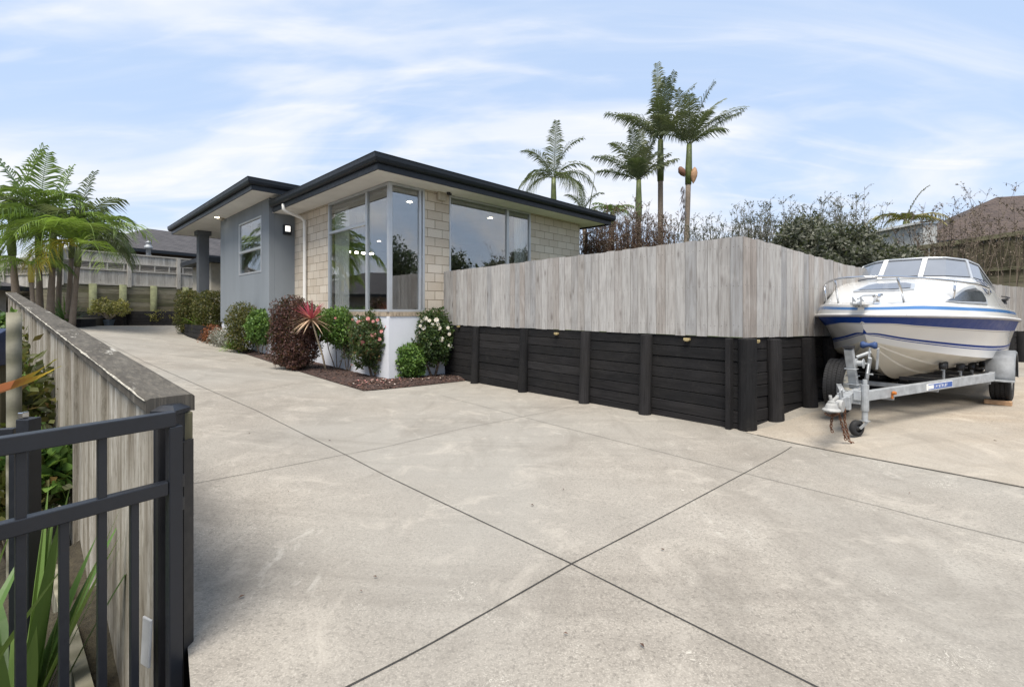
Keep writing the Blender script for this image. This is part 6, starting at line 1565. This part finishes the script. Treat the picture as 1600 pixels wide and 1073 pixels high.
# jockey wheel
jk = empty('jockey_wheel', (0, 0, 0)); jk.parent = trl
jl, jw = -.42, .13; x, y = bw(jl, jw); zg = gr(x, y)+.005-E
mb = MB(); mb.tube([bp(jl, jw, -.74), bp(jl, jw, -1.0)], .034, 14); mb.tube([bp(jl, jw, -1.0), bp(jl, jw, zg+.15)], .026, 14); mb.tube([bp(jl, jw, -.69), bp(jl, jw, -.74)], .02, 10); mb.build('stem', m_galv, jk, smooth=False)
mb = MB(); mb.ob(bp(jl, jw-.055, -.85), (1, 0, 0), (0, 1, 0), (0, 0, 1), .045, .03, .05); mb.build('clamp', m_galv, jk, bevel=.005)
ax = Vector((.45, .9, 0)).normalized(); cj = bp(jl-.03, jw-.06, zg+.08)
mb = MB(); mb.lathe(cj-ax*.025, [(.04, 0), (.06, -.002), (.078, .008), (.08, .025), (.078, .042), (.06, .052), (.04, .05)], 24, ax); mb.build('tyre', m_rubber, jk, smooth=True)
mb = MB(); mb.lathe(cj-ax*.02, [(.001, 0), (.02, 0), (.022, .004), (.042, .006), (.042, .036), (.02, .038), (.001, .044)], 16, ax); mb.build('hub', m_blackp, jk, smooth=True)
mb = MB(); 
for s_ in (-.034, .034): mb.bar(cj+ax*s_, bp(jl, jw, zg+.155)+ax*s_*.8, .03, .005, ax)
mb.ob(bp(jl, jw, zg+.158), ax, Vector((ax.y, -ax.x, 0)), (0, 0, 1), .034, .03, .004); mb.build('fork', m_galv, jk)
# coupling and chains
cp = empty('coupling', (0, 0, 0)); cp.parent = trl
mb = MB(); mb.lathe(bp(-.98, 0, -.945), [(.075, 0), (.078, .012), (.055, .03), (.045, .06), (.03, .078), (.001, .08)], 18); mb.bar(bp(-.97, 0, -.90), bp(-.72, 0, -.89), .07, .055); mb.lathe(bp(-.83, -.055, -.915), [(.001, 0), (.055, 0), (.06, .012), (.06, .098), (.055, .11), (.001, .11)], 18, (0, -1, 0)); mb.build('coupling_head', m_castw, cp, bevel=.004)
mb = MB(); mb.tube([bp(-.98, 0, -.87), bp(-.985, -.01, -.80)], .014, 8); mb.tube([bp(-.975, 0, -.86), bp(-.94, .04, -.81)], .016, 8); mb.lathe(bp(-.98, 0, -.875), [(.035, 0), (.03, .02), (.012, .03)], 12); mb.build('lever', m_castw, cp)
mb = MB(); mb.tube([bp(-.78, .02, -.87), bp(-.8, .02, -.79), bp(-.76, .02, -.765), bp(-.74, .02, -.81), bp(-.72, .02, -.86)], .011, 8); mb.build('shackle', m_galv, cp)
def link(mb, c, d, s_):
    d = d.normalized(); a = d.orthogonal().normalized(); 
    if s_: a = d.cross(a)
    pl = [c+d*.019*cos(t)+a*.010*sin(t) for t in [2*pi*i/10 for i in range(11)]]; mb.tube(pl, .0042, 5, False)
def chain(pts, name='chain'):
    mb = MB(); tot = 0; k = 0
    for a, c in zip(pts, pts[1:]):
        n = max(1, round((c-a).length/.026))
        for i in range(n): link(mb, a.lerp(c, (i+.5)/n)+Vector((random.uniform(-.002, .002),)*3), c-a, k % 2); k += 1
    return mb.build(name, m_rust, cp)
x, y = bw(-.74, .05); zc0 = gr(x, y)+.02-E
chain([bp(-.76, .05, -.95), bp(-.74, .04, -1.06), bp(-.72, .05, -1.14), bp(-.70, .07, zc0+.02), bp(-.66, .09, zc0)])
chain([bp(-.78, .0, -.95), bp(-.79, .02, -1.05), bp(-.75, .03, -1.13), bp(-.72, .045, zc0+.03)])
chain([bp(-1.03, -.04, -.965), bp(-.99, .0, -.99), bp(-.95, .03, -.985), bp(-.90, -.02, -1.0), bp(-.86, .03, -.98), bp(-.83, -.03, -1.0), bp(-1.0, .03, -.975), bp(-.9, .03, -.975)])
chain([bp(-.96, .0, -1.0), bp(-.965, -.01, -1.10), bp(-.95, 0, -1.15)])
d_r = (bp(1.9, .84, rz(1.9))-bp(-.42, .06, rz(-.42))).normalized(); nr_ = Vector((d_r.y, -d_r.x, 0)).normalized(); nr_ = nr_ if nr_.y < 0 else -nr_
q = bp(-.42, .06, rz(-.42))+d_r*.52+nr_*.03; mb = MB(); mb.lathe(q, [(.014, 0), (.02, .01), (.016, .035), (.001, .04)], 10, nr_); mb.tube([q+Vector((0, 0, -.01)), q+Vector((0, 0, -.06))], .012, 6); mb.build('marker_lamp', m_orange, trl)
def along(u):      # distance along the right rail where image column u falls
    best = None
    for i in range(400):
        s_ = i*.006; p = bp(-.42, .06, rz(-.42))+d_r*s_+nr_*.03; X, Y = BO.x+cos(th)*p.x-sin(th)*p.y, BO.y+sin(th)*p.x+cos(th)*p.y; e = abs(800+F*X/Y-u)
        if best is None or e < best[0]: best = (e, s_)
    return best[1]
s0, s1 = along(1448), along(1488.5); up = d_r.cross(nr_); up = up if up.z > 0 else -up
cpt = bp(-.42, .06, rz(-.42))+d_r*((s0+s1)/2)+nr_*.0275; hl_ = (s1-s0)/2
mb = MB(); mb.ob(cpt, d_r, nr_, up, hl_, .0015, .036); stk = mb.build('sticker', m_white, trl, bevel=.001)
mb = MB(); mb.ob(cpt+nr_*.002+d_r*.012*1, d_r, nr_, up, hl_-.02, .001, .029); mb.build('sticker_field', simple('sticker_blue', (.03, .09, .32), .4), stk)
mb = MB(); mb.ob(cpt+nr_*.0032-d_r*(hl_*.68), d_r, nr_, up, hl_*.20, .001, .02)
for i, (wd_, hh_) in enumerate(((.35, 1), (.8, .6), (.5, .8), (.8, .9), (.6, 1), (.9, .8), (.5, .9), (.8, 1), (.6, .8))):
    c0 = cpt+nr_*.0032+d_r*(-hl_*.38+i*hl_*.115); h = .017*hh_; wv = hl_*.045*wd_
    mb.ob(c0-d_r*wv*.7, d_r, nr_, up, wv*.28, .001, h)
    if i % 2: mb.ob(c0+d_r*wv*.5, d_r, nr_, up, wv*.28, .001, h)
    mb.ob(c0+up*h*(.8 if i % 3 else -.8), d_r, nr_, up, wv*.9, .0011, .003)
mb.build('sticker_lettering', m_white, stk)
# wooden chock
x, y = bw(WLx-.20, WWx-.02); mb = MB(); mb.ob((0, 0, .027), (.643, -.766, 0), (.766, .643, 0), (0, 0, 1), .12, .05, .027); o = mb.build('wheel_chock', m_wood, loc=(x, y, gr(x, y)+.006), bevel=.006); tagit(o, 'small orange brown timber block against the trailer wheel', 'chock')
